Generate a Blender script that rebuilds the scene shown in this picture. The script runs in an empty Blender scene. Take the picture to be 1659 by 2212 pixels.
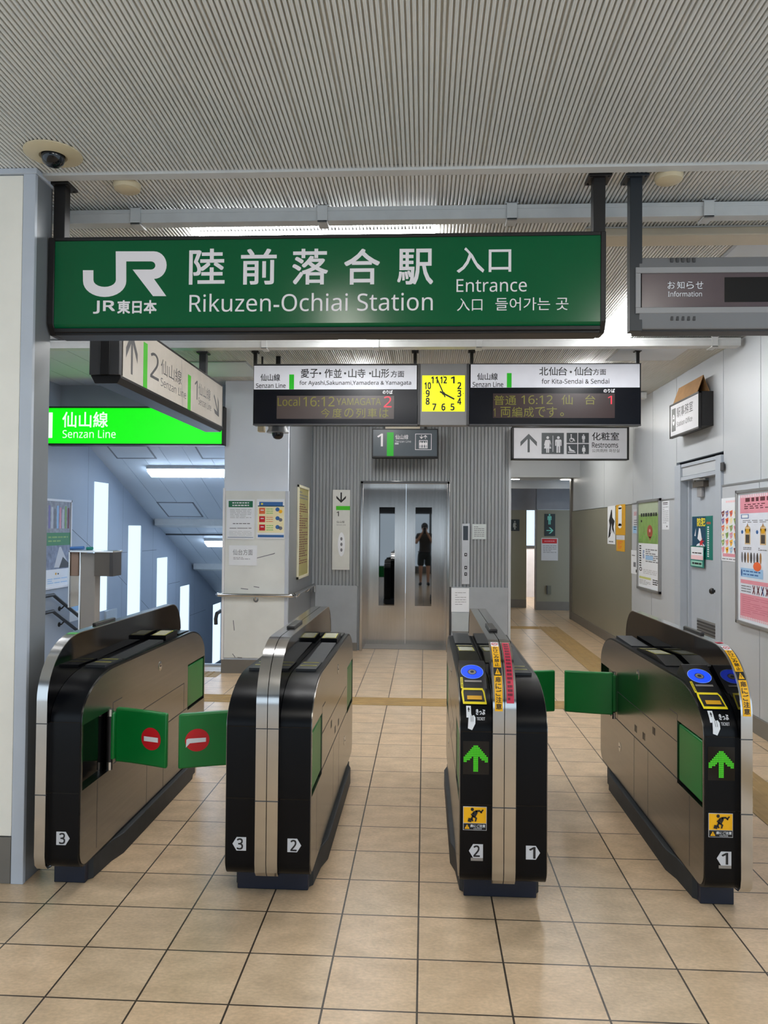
import bpy, bmesh, math, random
from mathutils import Vector, Matrix
random.seed(7)
SC = bpy.context.scene
COL = SC.collection
PI = math.pi

# ------------------------------------------------------------------ camera
F_PX, YAW, PITCH, ROLL, CAM_H = 1668.6, -0.05277, 0.02107, 0.00858, 1.52164
_cy, _sy, _cp, _sp = math.cos(YAW), math.sin(YAW), math.cos(PITCH), math.sin(PITCH)
FWD = Vector((_sy * _cp, _cy * _cp, _sp))
_r0 = Vector((_cy, -_sy, 0)); _u0 = _r0.cross(FWD)
RGT = _r0 * math.cos(ROLL) + _u0 * math.sin(ROLL)
UPV = -_r0 * math.sin(ROLL) + _u0 * math.cos(ROLL)
cam_d = bpy.data.cameras.new('camera')
cam = bpy.data.objects.new('camera', cam_d)
COL.objects.link(cam)
cam_d.sensor_fit = 'HORIZONTAL'
cam_d.sensor_width = 36.0
cam_d.lens = F_PX / 1659.0 * 36.0
cam_d.clip_start = 0.05
cam.matrix_world = Matrix(((RGT.x, UPV.x, -FWD.x, 0), (RGT.y, UPV.y, -FWD.y, 0), (RGT.z, UPV.z, -FWD.z, CAM_H), (0, 0, 0, 1)))
SC.camera = cam

def at(px, py, X=None, Y=None, Z=None):
    """real-world point seen at a pixel of the photograph, on a known plane of the place"""
    d = FWD + RGT * ((px - 829.5) / F_PX) - UPV * ((py - 1106.0) / F_PX)
    if X is not None: t = X / d.x
    elif Y is not None: t = Y / d.y
    else: t = (Z - CAM_H) / d.z
    return Vector((d.x * t, d.y * t, CAM_H + d.z * t))

# ------------------------------------------------------------------ world, exposure
SC.view_settings.view_transform = 'Standard'
SC.view_settings.look = 'None'
SC.view_settings.gamma = 1.0
SC.view_settings.use_curve_mapping = False
SC.view_settings.exposure = 0.12
SC.cycles.use_denoising = True
SC.cycles.max_bounces = 8
SC.cycles.sample_clamp_indirect = 12.0
W_STRENGTH = 1.35
LAMP = 25.0
wd = bpy.data.worlds.new('world'); SC.world = wd
wd.use_nodes = True
_bg = wd.node_tree.nodes['Background']
_bg.inputs[0].default_value = (0.71, 0.86, 1.0, 1)
_bg.inputs[1].default_value = W_STRENGTH

# ------------------------------------------------------------------ materials
def lin(c):
    o = []
    for v in c:
        v = v / 255.0
        o.append(v / 12.92 if v <= 0.04045 else ((v + 0.055) / 1.055) ** 2.4)
    return o
_M = {}
def mat(name, rgb=None, rough=0.5, metal=0.0, spec=0.5, emit=None, es=0.0, var=0.05, vs=6.0, coat=0.0, aniso=None, bump=0.0):
    if name in _M: return _M[name]
    m = bpy.data.materials.new(name); m.use_nodes = True
    nt = m.node_tree; b = nt.nodes['Principled BSDF']
    c = lin(rgb)
    b.inputs['Roughness'].default_value = rough
    b.inputs['Metallic'].default_value = metal
    b.inputs['Specular IOR Level'].default_value = spec
    b.inputs['Coat Weight'].default_value = coat
    b.inputs['Coat Roughness'].default_value = 0.06
    tc = nt.nodes.new('ShaderNodeTexCoord')
    mp = nt.nodes.new('ShaderNodeMapping')
    nt.links.new(tc.outputs['Object'], mp.inputs[0])
    if aniso: mp.inputs['Scale'].default_value = aniso
    nz = nt.nodes.new('ShaderNodeTexNoise')
    nz.inputs['Scale'].default_value = vs; nz.inputs['Detail'].default_value = 4
    nt.links.new(mp.outputs[0], nz.inputs['Vector'])
    mr = nt.nodes.new('ShaderNodeMapRange')
    mr.inputs[1].default_value = 0.3; mr.inputs[2].default_value = 0.7
    mr.inputs[3].default_value = 1 - var; mr.inputs[4].default_value = 1 + var
    nt.links.new(nz.outputs[0], mr.inputs[0])
    mx = nt.nodes.new('ShaderNodeMix'); mx.data_type = 'RGBA'; mx.blend_type = 'MULTIPLY'
    mx.inputs[0].default_value = 1.0
    mx.inputs[6].default_value = (*c, 1)
    nt.links.new(mr.outputs[0], mx.inputs[7])
    nt.links.new(mx.outputs[2], b.inputs['Base Color'])
    if bump:
        bp = nt.nodes.new('ShaderNodeBump'); bp.inputs['Strength'].default_value = bump
        bp.inputs['Distance'].default_value = 0.002
        nt.links.new(nz.outputs[0], bp.inputs['Height']); nt.links.new(bp.outputs[0], b.inputs['Normal'])
    if emit is not None:
        b.inputs['Emission Color'].default_value = (*lin(emit), 1)
        b.inputs['Emission Strength'].default_value = es
    _M[name] = m
    return m

STEEL = mat('brushed_steel', (148, 146, 143), 0.24, 1.0, var=0.06, vs=14, aniso=(1, 0.15, 6))
STEELV = mat('polished_steel', (204, 203, 202), 0.16, 1.0, var=0.03)
LIFTST = mat('elevator_steel', (190, 186, 182), 0.15, 1.0, var=0.05, vs=8, aniso=(6, 6, 0.3))
BLACK = mat('gloss_black', (7, 9, 14), 0.30, 0, 0.20, var=0.1)
PIANO = mat('mirror_black', (7, 7, 9), 0.06, 0, 0.32, var=0.05)
BFRAME = mat('black_frame', (22, 20, 21), 0.45, var=0.1)
DARK = mat('dark_grey', (62, 62, 64), 0.5)
RUBBER = mat('rubber_grey', (40, 44, 48), 0.6, var=0.15, vs=20)
NAVY = mat('navy_base', (24, 32, 50), 0.45, var=0.15)
GREEN = mat('flap_green', (0, 118, 48), 0.35, var=0.05)
GREENDK = mat('sign_green', (0, 88, 50), 0.2, var=0.02, spec=0.35, emit=(0, 88, 50), es=0.08)
WHITE = mat('white_print', (236, 236, 240), 0.5, var=0.01)
SIGNWHITE = mat('sign_lettering', (226, 222, 226), 0.4, var=0.01, emit=(226, 222, 226), es=0.10)
PAPER = mat('paper', (234, 238, 244), 0.6, var=0.02)
PAPERG = mat('paper_grey', (206, 208, 214), 0.6, var=0.02)
INK = mat('black_ink', (26, 26, 30), 0.5, var=0.02)
INKG = mat('grey_ink', (120, 122, 130), 0.5, var=0.02)
RED = mat('red_print', (206, 24, 34), 0.4, var=0.02)
YELLOW = mat('yellow_print', (250, 186, 10), 0.4, var=0.02)
YELBR = mat('yellow_bright', (246, 226, 30), 0.4, var=0.02)
ORANGE = mat('orange_print', (232, 108, 60), 0.5)
BLUE = mat('blue_print', (52, 104, 168), 0.5)
LBLUE = mat('light_blue_print', (160, 200, 236), 0.5)
PINK = mat('pink_print', (226, 150, 166), 0.5)
LPINK = mat('pale_pink_print', (244, 206, 212), 0.5)
CREAM = mat('cream_print', (244, 234, 190), 0.5)
PGREEN = mat('poster_green', (132, 168, 90), 0.45, var=0.2, vs=9)
TEAL = mat('poster_teal', (0, 116, 104), 0.45)
DTEAL = mat('poster_dark_teal', (0, 66, 96), 0.45)
GOLD = mat('poster_gold', (222, 166, 24), 0.45)
MAROON = mat('poster_maroon', (110, 28, 48), 0.45)
VIOLET = mat('poster_violet', (120, 110, 170), 0.45)
LINEG = mat('line_green', (64, 176, 30), 0.4, emit=(64, 176, 30), es=0.15)
LINEE = mat('line_green_lit', (20, 160, 20), 0.4, emit=(20, 190, 16), es=0.18)
LITWHITE = mat('lit_white', (200, 202, 210), 0.4, spec=0.3, emit=(232, 234, 244), es=0.12)
LITGREY = mat('lit_grey', (204, 205, 210), 0.4, spec=0.3, emit=(214, 214, 220), es=0.06)
OFFWHITE = mat('sign_offwhite', (196, 189, 178), 0.22, emit=(214, 206, 196), es=0.05)
LITGREEN = mat('lit_green', (0, 200, 10), 0.4, emit=(4, 228, 6), es=0.95)
LITTEXT = mat('lit_text', (240, 255, 240), 0.4, emit=(230, 255, 232), es=0.8)
SLATE = mat('sign_slate', (74, 82, 88), 0.3, emit=(74, 82, 88), es=0.15)
SLATEDK = mat('pictogram_slate', (66, 72, 76), 0.4)
CLOCKY = mat('clock_yellow', (226, 230, 20), 0.35, emit=(228, 234, 6), es=0.55, var=0.08)
LEDBG = mat('led_matrix', (66, 56, 54), 0.35, var=0.03)
LEDBG2 = mat('led_matrix_dark', (44, 26, 26), 0.35, var=0.03)
LEDA = mat('led_amber', (100, 98, 30), 0.4, emit=(150, 148, 30), es=0.12)
LEDR = mat('led_red', (200, 40, 60), 0.4, emit=(220, 40, 64), es=0.4)
LEDG = mat('led_green', (50, 150, 24), 0.4, emit=(70, 190, 24), es=0.4)
LEDBLUE = mat('reader_blue', (24, 60, 240), 0.3, emit=(20, 70, 255), es=0.9)
BOARD = mat('board_black', (9, 12, 20), 0.25, spec=0.25, var=0.05)
TUBE = mat('lamp_white', (255, 255, 255), 0.4, emit=(252, 252, 252), es=LAMP)
TUBEC = mat('lamp_cool', (255, 255, 255), 0.4, emit=(208, 230, 255), es=LAMP * 0.75)
TUBE_ADDED = mat('lamp_added', (255, 255, 255), 0.4, emit=(255, 250, 240), es=LAMP * 1.0)  # for ceiling lights added to brighten, none of them in view
BEIGEL = mat('lamp_unlit', (206, 196, 176), 0.5, var=0.03)
RACE = mat('raceway_white', (206, 208, 208), 0.45, var=0.05, vs=12)
CEIL = mat('ceiling_ribs', (226, 227, 225), 0.42, var=0.04, vs=2)
CEILF = mat('ceiling_flat', (208, 215, 223), 0.6, var=0.03, vs=2)
GAP = mat('joint_dark', (70, 72, 76), 0.7)
WALLW = mat('wall_panel_white', (190, 195, 200), 0.42, var=0.025, vs=1.5)
WALLL = mat('wall_panel_lower', (186, 191, 197), 0.42, var=0.03, vs=1.5)
WALLB = mat('wall_panel_beige', (140, 138, 122), 0.30, var=0.04, vs=1.2)
WALLG = mat('stair_wall_grey', (166, 175, 187), 0.55, var=0.04, vs=1.5)
CORR = mat('corrugated_grey', (150, 155, 158), 0.38, var=0.03, vs=3)
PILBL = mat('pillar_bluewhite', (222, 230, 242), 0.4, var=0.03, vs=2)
PILBE = mat('pillar_beige', (244, 240, 230), 0.5, var=0.04, vs=5)
PILGR = mat('pillar_grey', (222, 225, 222), 0.5, var=0.05, vs=4)
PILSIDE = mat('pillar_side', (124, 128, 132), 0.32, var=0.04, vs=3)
TRIMB = mat('trim_bluegrey', (190, 197, 208), 0.4, var=0.03)
SKIRT = mat('skirting_grey', (116, 112, 106), 0.4, var=0.05)
DOORG = mat('door_grey', (176, 184, 194), 0.4, var=0.03)
TACT = mat('tactile_yellow', (158, 128, 78), 0.6, var=0.12, vs=10)
FRAMEAL = mat('aluminium_frame', (170, 172, 174), 0.35, 0.7, var=0.03)
BEIGEP = mat('beige_plastic', (206, 192, 160), 0.5, var=0.04)
CARD = mat('cardboard', (168, 128, 84), 0.8, var=0.1, vs=12)
GREYBOX = mat('display_grey', (122, 122, 124), 0.4, var=0.03)
GREYBOX2 = mat('display_grey_light', (150, 150, 152), 0.4, var=0.03)
PURPLE = mat('smoked_panel', (92, 78, 82), 0.25, var=0.06)
DOME = mat('dome_dark', (14, 16, 22), 0.08, var=0.02)
KIOSK = mat('kiosk_brown', (96, 88, 80), 0.3, 0.5, var=0.05)
KIOSKG = mat('kiosk_grey', (150, 146, 142), 0.4, 0.3, var=0.04)
LCD = mat('gate_display', (170, 170, 150), 0.15, emit=(170, 170, 150), es=0.25)
LCDF = mat('gate_display_frame', (196, 190, 92), 0.3)
STAIRF = mat('stair_floor', (200, 200, 198), 0.6, var=0.06)

def glass_mat():
    m = bpy.data.materials.new('frosted_pane'); m.use_nodes = True
    nt = m.node_tree; nt.nodes.clear()
    out = nt.nodes.new('ShaderNodeOutputMaterial')
    a = nt.nodes.new('ShaderNodeBsdfTransparent'); a.inputs[0].default_value = (0.93, 0.97, 1, 1)
    t = nt.nodes.new('ShaderNodeBsdfTranslucent'); t.inputs[0].default_value = (0.85, 0.92, 1, 1)
    mx = nt.nodes.new('ShaderNodeMixShader')
    nz = nt.nodes.new('ShaderNodeTexNoise'); nz.inputs['Scale'].default_value = 0.8
    mr = nt.nodes.new('ShaderNodeMapRange'); mr.inputs[3].default_value = 0.03; mr.inputs[4].default_value = 0.16
    nt.links.new(nz.outputs[0], mr.inputs[0]); nt.links.new(mr.outputs[0], mx.inputs[0])
    nt.links.new(a.outputs[0], mx.inputs[1]); nt.links.new(t.outputs[0], mx.inputs[2])
    nt.links.new(mx.outputs[0], out.inputs[0])
    return m
PANE = glass_mat()

def floor_mat():
    m = bpy.data.materials.new('floor_tiles'); m.use_nodes = True
    nt = m.node_tree; b = nt.nodes['Principled BSDF']
    N, L = nt.nodes.new, nt.links.new
    tc = N('ShaderNodeTexCoord'); mp = N('ShaderNodeMapping')
    mp.inputs['Location'].default_value = (0.013 + 30, -3.0648 + 30, 0)
    L(tc.outputs['Object'], mp.inputs[0])
    br = N('ShaderNodeTexBrick')
    br.offset = 0.0; br.squash = 1.0
    br.inputs['Scale'].default_value = 1.0
    br.inputs['Brick Width'].default_value = 0.3; br.inputs['Row Height'].default_value = 0.3
    br.inputs['Mortar Size'].default_value = 0.0036; br.inputs['Mortar Smooth'].default_value = 0.15
    br.inputs['Bias'].default_value = 0.0
    br.inputs['Color1'].default_value = (*lin((212, 189, 160)), 1)
    br.inputs['Color2'].default_value = (*lin((203, 184, 158)), 1)
    br.inputs['Mortar'].default_value = (*lin((62, 54, 46)), 1)
    L(mp.outputs[0], br.inputs['Vector'])
    nz = N('ShaderNodeTexNoise'); nz.inputs['Scale'].default_value = 7; nz.inputs['Detail'].default_value = 6
    nz2 = N('ShaderNodeTexNoise'); nz2.inputs['Scale'].default_value = 60; nz2.inputs['Detail'].default_value = 3
    mp2 = N('ShaderNodeMapping'); mp2.inputs['Scale'].default_value = (1, 1.6, 1)
    L(tc.outputs['Object'], mp2.inputs[0]); L(mp2.outputs[0], nz.inputs['Vector']); L(mp2.outputs[0], nz2.inputs['Vector'])
    r1 = N('ShaderNodeValToRGB')
    r1.color_ramp.elements[0].position = 0.3; r1.color_ramp.elements[0].color = (0.82, 0.76, 0.69, 1)
    r1.color_ramp.elements[1].position = 0.7; r1.color_ramp.elements[1].color = (1.08, 1.02, 0.96, 1)
    L(nz.outputs[0], r1.inputs[0])
    mx = N('ShaderNodeMix'); mx.data_type = 'RGBA'; mx.blend_type = 'MULTIPLY'; mx.inputs[0].default_value = 1
    L(br.outputs['Color'], mx.inputs[6]); L(r1.outputs[0], mx.inputs[7])
    mr = N('ShaderNodeMapRange'); mr.inputs[1].default_value = 0.35; mr.inputs[2].default_value = 0.65
    mr.inputs[3].default_value = 0.88; mr.inputs[4].default_value = 1.05
    L(nz2.outputs[0], mr.inputs[0])
    mx2 = N('ShaderNodeMix'); mx2.data_type = 'RGBA'; mx2.blend_type = 'MULTIPLY'; mx2.inputs[0].default_value = 1
    L(mx.outputs[2], mx2.inputs[6]); L(mr.outputs[0], mx2.inputs[7])
    L(mx2.outputs[2], b.inputs['Base Color'])
    b.inputs['Roughness'].default_value = 0.28
    b.inputs['Specular IOR Level'].default_value = 0.4
    bp = N('ShaderNodeBump'); bp.inputs['Strength'].default_value = 0.25; bp.inputs['Distance'].default_value = 0.003
    ad = N('ShaderNodeMath'); ad.operation = 'MULTIPLY_ADD'; ad.inputs[1].default_value = -1.0
    L(br.outputs['Fac'], ad.inputs[0]); L(nz2.outputs[0], ad.inputs[2])
    L(ad.outputs[0], bp.inputs['Height']); L(bp.outputs[0], b.inputs['Normal'])
    return m
FLOORM = floor_mat()

# ------------------------------------------------------------------ mesh helpers
class MB:
    def __init__(s): s.v = []; s.f = []; s.fm = []; s.mats = []
    def mi(s, m):
        if m not in s.mats: s.mats.append(m)
        return s.mats.index(m)
    def add(s, vs, fs, m):
        o = len(s.v); s.v += [tuple(v) for v in vs]; k = s.mi(m)
        for f in fs: s.f.append(tuple(i + o for i in f)); s.fm.append(k)
        return s
    def box(s, x0, x1, y0, y1, z0, z1, m):
        x0, x1 = min(x0, x1), max(x0, x1); y0, y1 = min(y0, y1), max(y0, y1); z0, z1 = min(z0, z1), max(z0, z1)
        vs = [(x0, y0, z0), (x1, y0, z0), (x1, y1, z0), (x0, y1, z0), (x0, y0, z1), (x1, y0, z1), (x1, y1, z1), (x0, y1, z1)]
        return s.add(vs, [(3, 2, 1, 0), (4, 5, 6, 7), (0, 1, 5, 4), (1, 2, 6, 5), (2, 3, 7, 6), (3, 0, 4, 7)], m)
    def prism(s, prof, a0, a1, m, axis='x', capm=None):
        """closed 2D profile swept along an axis; axis x: prof=(y,z); axis y: prof=(x,z); axis z: prof=(x,y)"""
        n = len(prof)
        P = {'x': lambda p, a: (a, p[0], p[1]), 'y': lambda p, a: (p[0], a, p[1]), 'z': lambda p, a: (p[0], p[1], a)}[axis]
        vs = [P(p, a0) for p in prof] + [P(p, a1) for p in prof]
        s.add(vs, [(i, (i + 1) % n, n + (i + 1) % n, n + i) for i in range(n)], m)
        o = len(s.v) - 2 * n; k = s.mi(capm or m)
        s.f.append(tuple(o + i for i in range(n))[::-1]); s.fm.append(k)
        s.f.append(tuple(o + n + i for i in range(n))); s.fm.append(k)
        return s
    def tube(s, path, r, m, n=12, caps=True):
        path = [Vector(p) for p in path]; rings = []
        rr = r if isinstance(r, (list, tuple)) else [r] * len(path)
        up = None
        for i, p in enumerate(path):
            d = ((path[min(i + 1, len(path) - 1)] - path[max(i - 1, 0)])).normalized()
            if up is None:
                up = Vector((0, 0, 1)) if abs(d.z) < 0.9 else Vector((0, 1, 0))
            a = d.cross(up).normalized(); b = a.cross(d).normalized(); up = b
            rings.append([p + (a * math.cos(2 * PI * k / n) + b * math.sin(2 * PI * k / n)) * rr[i] for k in range(n)])
        vs = [v for R in rings for v in R]
        fs = [(i * n + k, i * n + (k + 1) % n, (i + 1) * n + (k + 1) % n, (i + 1) * n + k) for i in range(len(rings) - 1) for k in range(n)]
        if caps: fs += [tuple(range(n))[::-1], tuple((len(rings) - 1) * n + k for k in range(n))]
        return s.add(vs, fs, m)
    def lathe(s, c, prof, m, n=28, axis='z'):
        """prof = list of (radius, height) about an axis through c"""
        vs = []
        for r, h in prof:
            for k in range(n):
                a = 2 * PI * k / n
                if axis == 'z': vs.append((c[0] + r * math.cos(a), c[1] + r * math.sin(a), c[2] + h))
                elif axis == 'y': vs.append((c[0] + r * math.cos(a), c[1] + h, c[2] + r * math.sin(a)))
                else: vs.append((c[0] + h, c[1] + r * math.cos(a), c[2] + r * math.sin(a)))
        fs = [(i * n + k, i * n + (k + 1) % n, (i + 1) * n + (k + 1) % n, (i + 1) * n + k) for i in range(len(prof) - 1) for k in range(n)]
        fs += [tuple(range(n))[::-1], tuple((len(prof) - 1) * n + k for k in range(n))]
        return s.add(vs, fs, m)
    def build(s, name, parent=None, bevel=0.0, smooth=True, kind=None, label=None, cat=None, group=None):
        me = bpy.data.meshes.new(name)
        if parent is not None: base = Vector(parent['_w'])
        else:
            xs = [v[0] for v in s.v]; ys = [v[1] for v in s.v]; zs = [v[2] for v in s.v]
            base = Vector(((min(xs) + max(xs)) / 2, (min(ys) + max(ys)) / 2, min(zs))) if kind != 'structure' else Vector((0, 0, 0))
        me.from_pydata([(v[0] - base.x, v[1] - base.y, v[2] - base.z) for v in s.v], [], s.f)
        for m in s.mats: me.materials.append(m)
        me.polygons.foreach_set('material_index', s.fm)
        me.update()
        bm = bmesh.new(); bm.from_mesh(me); bmesh.ops.recalc_face_normals(bm, faces=bm.faces[:]); bm.to_mesh(me); bm.free()
        if smooth:
            me.polygons.foreach_set('use_smooth', [True] * len(me.polygons)); me.set_sharp_from_angle(angle=math.radians(32))
        o = bpy.data.objects.new(name, me); COL.objects.link(o)
        if parent is not None: o.parent = parent; o['_w'] = parent['_w']
        else: o.location = base; o['_w'] = list(base)
        if bevel:
            b = o.modifiers.new('bevel', 'BEVEL'); b.width = bevel; b.segments = 2; b.limit_method = 'ANGLE'; b.angle_limit = math.radians(40)
        if kind: o['kind'] = kind
        if label: o['label'] = label
        if cat: o['category'] = cat
        if group: o['group'] = group
        return o
def thing(name, label, cat, loc, group=None):
    o = bpy.data.objects.new(name, None); COL.objects.link(o)
    o.location = loc; o['_w'] = list(loc); o.empty_display_size = 0.1
    o['label'] = label; o['category'] = cat
    if group: o['group'] = group
    return o

_tc = bpy.data.curves.new('lettering_source', 'FONT')
_to = bpy.data.objects.new('lettering_source', _tc); COL.objects.link(_to)
_tcache = {}
def glyphs(s, bold):
    k = s
    if k not in _tcache:
        _tc.body = ''.join(chr(0x1D5BA + ord(c) - 97) if 'a' <= c <= 'z' else chr(0x1D5A0 + ord(c) - 65) if 'A' <= c <= 'Z' else chr(0x1D7E2 + ord(c) - 48) if '0' <= c <= '9' else c for c in s)
        _tc.offset = 0.0; _tc.resolution_u = 3
        bpy.context.view_layer.update()
        dg = bpy.context.evaluated_depsgraph_get()
        ev = _to.evaluated_get(dg); me = ev.to_mesh()
        vs = [v.co[:2] for v in me.vertices]; fs = [tuple(p.vertices) for p in me.polygons]
        ev.to_mesh_clear()
        if vs:
            x0 = min(v[0] for v in vs); x1 = max(v[0] for v in vs); y0 = min(v[1] for v in vs); y1 = max(v[1] for v in vs)
            vs = [((v[0] - x0) / (x1 - x0), (v[1] - y0) / max(1e-6, y1 - y0)) for v in vs]
        _tcache[k] = (vs, fs)
    return _tcache[k]

class Sheet:
    """flat graphics laid on a surface of a mesh: px = pixel->(u,v) for planes measured in the photo"""
    def __init__(s, mb, fmap, px=None, step=0.0006):
        s.mb, s.map, s.px, s.step = mb, fmap, px, step
    def c(s, x, y): return s.px(x, y) if s.px else (x, y)
    def poly(s, pts, m, lay=1):
        s.mb.add([s.map(*s.c(*p), lay * s.step) for p in pts], [tuple(range(len(pts)))], m)
    def rect(s, x0, y0, x1, y1, m, lay=1):
        (a, b), (c, d) = s.c(x0, y0), s.c(x1, y1)
        s.mb.add([s.map(*p, lay * s.step) for p in ((a, b), (c, b), (c, d), (a, d))], [(0, 1, 2, 3)], m)
    def frame(s, x0, y0, x1, y1, w, m, lay=1):
        (a, b), (c, d) = s.c(x0, y0), s.c(x1, y1)
        a, c = min(a, c), max(a, c); b, d = min(b, d), max(b, d)
        for q in ((a, b, c, b + w), (a, d - w, c, d), (a, b, a + w, d), (c - w, b, c, d)):
            s.mb.add([s.map(*p, lay * s.step) for p in ((q[0], q[1]), (q[2], q[1]), (q[2], q[3]), (q[0], q[3]))], [(0, 1, 2, 3)], m)
    def ell(s, x0, y0, x1, y1, m, lay=1, n=28, a0=0, a1=2 * PI):
        (a, b), (c, d) = s.c(x0, y0), s.c(x1, y1)
        cu, cv, ru, rv = (a + c) / 2, (b + d) / 2, abs(c - a) / 2, abs(d - b) / 2
        s.mb.add([s.map(cu + ru * math.cos(a0 + (a1 - a0) * k / n), cv + rv * math.sin(a0 + (a1 - a0) * k / n), lay * s.step) for k in range(n)], [tuple(range(n))], m)
    def ring(s, x0, y0, x1, y1, t, m, lay=1, n=32):
        (a, b), (c, d) = s.c(x0, y0), s.c(x1, y1)
        cu, cv, ru, rv = (a + c) / 2, (b + d) / 2, abs(c - a) / 2, abs(d - b) / 2
        vs = []
        for k in range(n):
            ca, sa = math.cos(2 * PI * k / n), math.sin(2 * PI * k / n)
            vs.append(s.map(cu + ru * ca, cv + rv * sa, lay * s.step)); vs.append(s.map(cu + ru * t * ca, cv + rv * t * sa, lay * s.step))
        s.mb.add(vs, [(2 * k, 2 * ((k + 1) % n), 2 * ((k + 1) % n) + 1, 2 * k + 1) for k in range(n)], m)
    def text(s, t, x0, y0, x1, y1, m, lay=2, bold=0.0):
        (a, b), (c, d) = s.c(x0, y1), s.c(x1, y0)     # lower-left, upper-right
        vs, fs = glyphs(t, bold)
        h = bold * (d - b)                           # heavier strokes: the outline laid again a hair to each side
        for k, (i, j) in enumerate(((0, 0), (1, 1), (-1, -1), (1, -1), (-1, 1)) if bold > 0 else ((0, 0),)):
            s.mb.add([s.map(a + (c - a) * u + i * h, b + (d - b) * v + j * h, lay * s.step + k * 2e-5) for u, v in vs], fs, m)
    def line(s, x0, y0, x1, y1, w, m, lay=1):
        (a, b), (c, d) = s.c(x0, y0), s.c(x1, y1)
        dx, dy = c - a, d - b; L = math.hypot(dx, dy) or 1; nx, ny = -dy / L * w / 2, dx / L * w / 2
        s.mb.add([s.map(*p, lay * s.step) for p in ((a + nx, b + ny), (a - nx, b - ny), (c - nx, d - ny), (c + nx, d + ny))], [(0, 1, 2, 3)], m)
    def scribble(s, x0, y0, x1, y1, rows, m, lay=2, fill=0.55, seg=5):
        """rows of print too small to read in the photograph"""
        for r in range(rows):
            h = (y1 - y0) / rows; ya = y0 + r * h + h * (1 - fill) / 2; x = x0
            while x < x1 - 1e-6:
                w = (x1 - x0) / seg * random.uniform(0.5, 1.3)
                e = min(x + w, x1)
                s.rect(x, ya, e, ya + h * fill, m, lay); x = e + (x1 - x0) * 0.04
                if random.random() < 0.12: break
    def arrow(s, cx, cy, h, m, ang=0.0, lay=2, w=0.14, head=0.42):
        """barbed arrow centred at uv (cx,cy); ang 0 = up"""
        P = [(-w / 2, -0.5), (w / 2, -0.5), (w / 2, 0.22), (head, -0.18), (head, 0.06), (0, 0.5), (-head, 0.06), (-head, -0.18), (-w / 2, 0.22)]
        ca, sa = math.cos(ang), math.sin(ang)
        s.mb.add([s.map(cx + h * (p[0] * ca + p[1] * sa), cy + h * (-p[0] * sa + p[1] * ca), lay * s.step) for p in P], [tuple(range(9))], m)
    def person(s, cx, cy, h, m, skirt=False, lay=2):
        """pictogram figure, centre cx, bottom cy, height h in uv"""
        s2 = Sheet(s.mb, s.map, None, s.step)
        r = h * 0.085
        s2.ell(cx - r, cy + h - 2 * r, cx + r, cy + h, m, lay, 14)
        if skirt:
            P = [(-.10, .78), (.10, .78), (.15, .74), (.22, .46), (.17, .44), (.12, .62), (.22, .26), (.09, .26), (.08, 0), (.015, 0), (.015, .26), (-.015, .26), (-.015, 0), (-.08, 0), (-.09, .26), (-.22, .26), (-.12, .62), (-.17, .44), (-.22, .46), (-.15, .74)]
        else:
            P = [(-.14, .80), (.14, .80), (.19, .75), (.19, .42), (.13, .42), (.13, .66), (.11, .66), (.11, 0), (.02, 0), (.02, .38), (-.02, .38), (-.02, 0), (-.11, 0), (-.11, .66), (-.13, .66), (-.13, .42), (-.19, .42), (-.19, .75)]
        s2.poly([(cx + p[0] * h, cy + p[1] * h) for p in P], m, lay)

def planeY(Yc):      # faces the camera side (-Y)
    return (lambda u, v, n: (u, Yc - n, v)), (lambda x, y: (lambda p: (p.x, p.z))(at(x, y, Y=Yc)))
def planeXr(Xc):     # right-hand wall, faces -X
    return (lambda u, v, n: (Xc - n, -u, v)), (lambda x, y: (lambda p: (-p.y, p.z))(at(x, y, X=Xc)))
def planeXl(Xc):     # left-hand wall, faces +X
    return (lambda u, v, n: (Xc + n, u, v)), (lambda x, y: (lambda p: (p.y, p.z))(at(x, y, X=Xc)))
def panel_on(plane, c, x0, y0, x1, y1, th, m):
    """thin solid sheet hung on a plane, corners given in photo pixels; returns mesh builder, sheet on its face"""
    mb = MB()
    if plane == 'Y':
        a, b = at(x0, y0, Y=c), at(x1, y1, Y=c); mb.box(a.x, b.x, c - th, c - 0.0005, a.z, b.z, m)
        f = planeY(c - th)
    elif plane == 'XR':
        a, b = at(x0, y0, X=c), at(x1, y1, X=c); mb.box(c - th, c - 0.0005, a.y, b.y, a.z, b.z, m)
        f = planeXr(c - th)
    else:
        a, b = at(x0, y0, X=c), at(x1, y1, X=c); mb.box(c + 0.0005, c + th, a.y, b.y, a.z, b.z, m)
        f = planeXl(c + th)
    return mb, Sheet(mb, *f)
# ================================================================== SETTING
ST = 'structure'
m = MB()
m.box(-2.1, 4.0, -6.3, 18.2, -0.12, 0, FLOORM); m.box(-5.2, -2.1, -6.3, 8.42, -0.12, 0, FLOORM)
m.build('floor', kind=ST, smooth=False)
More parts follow.
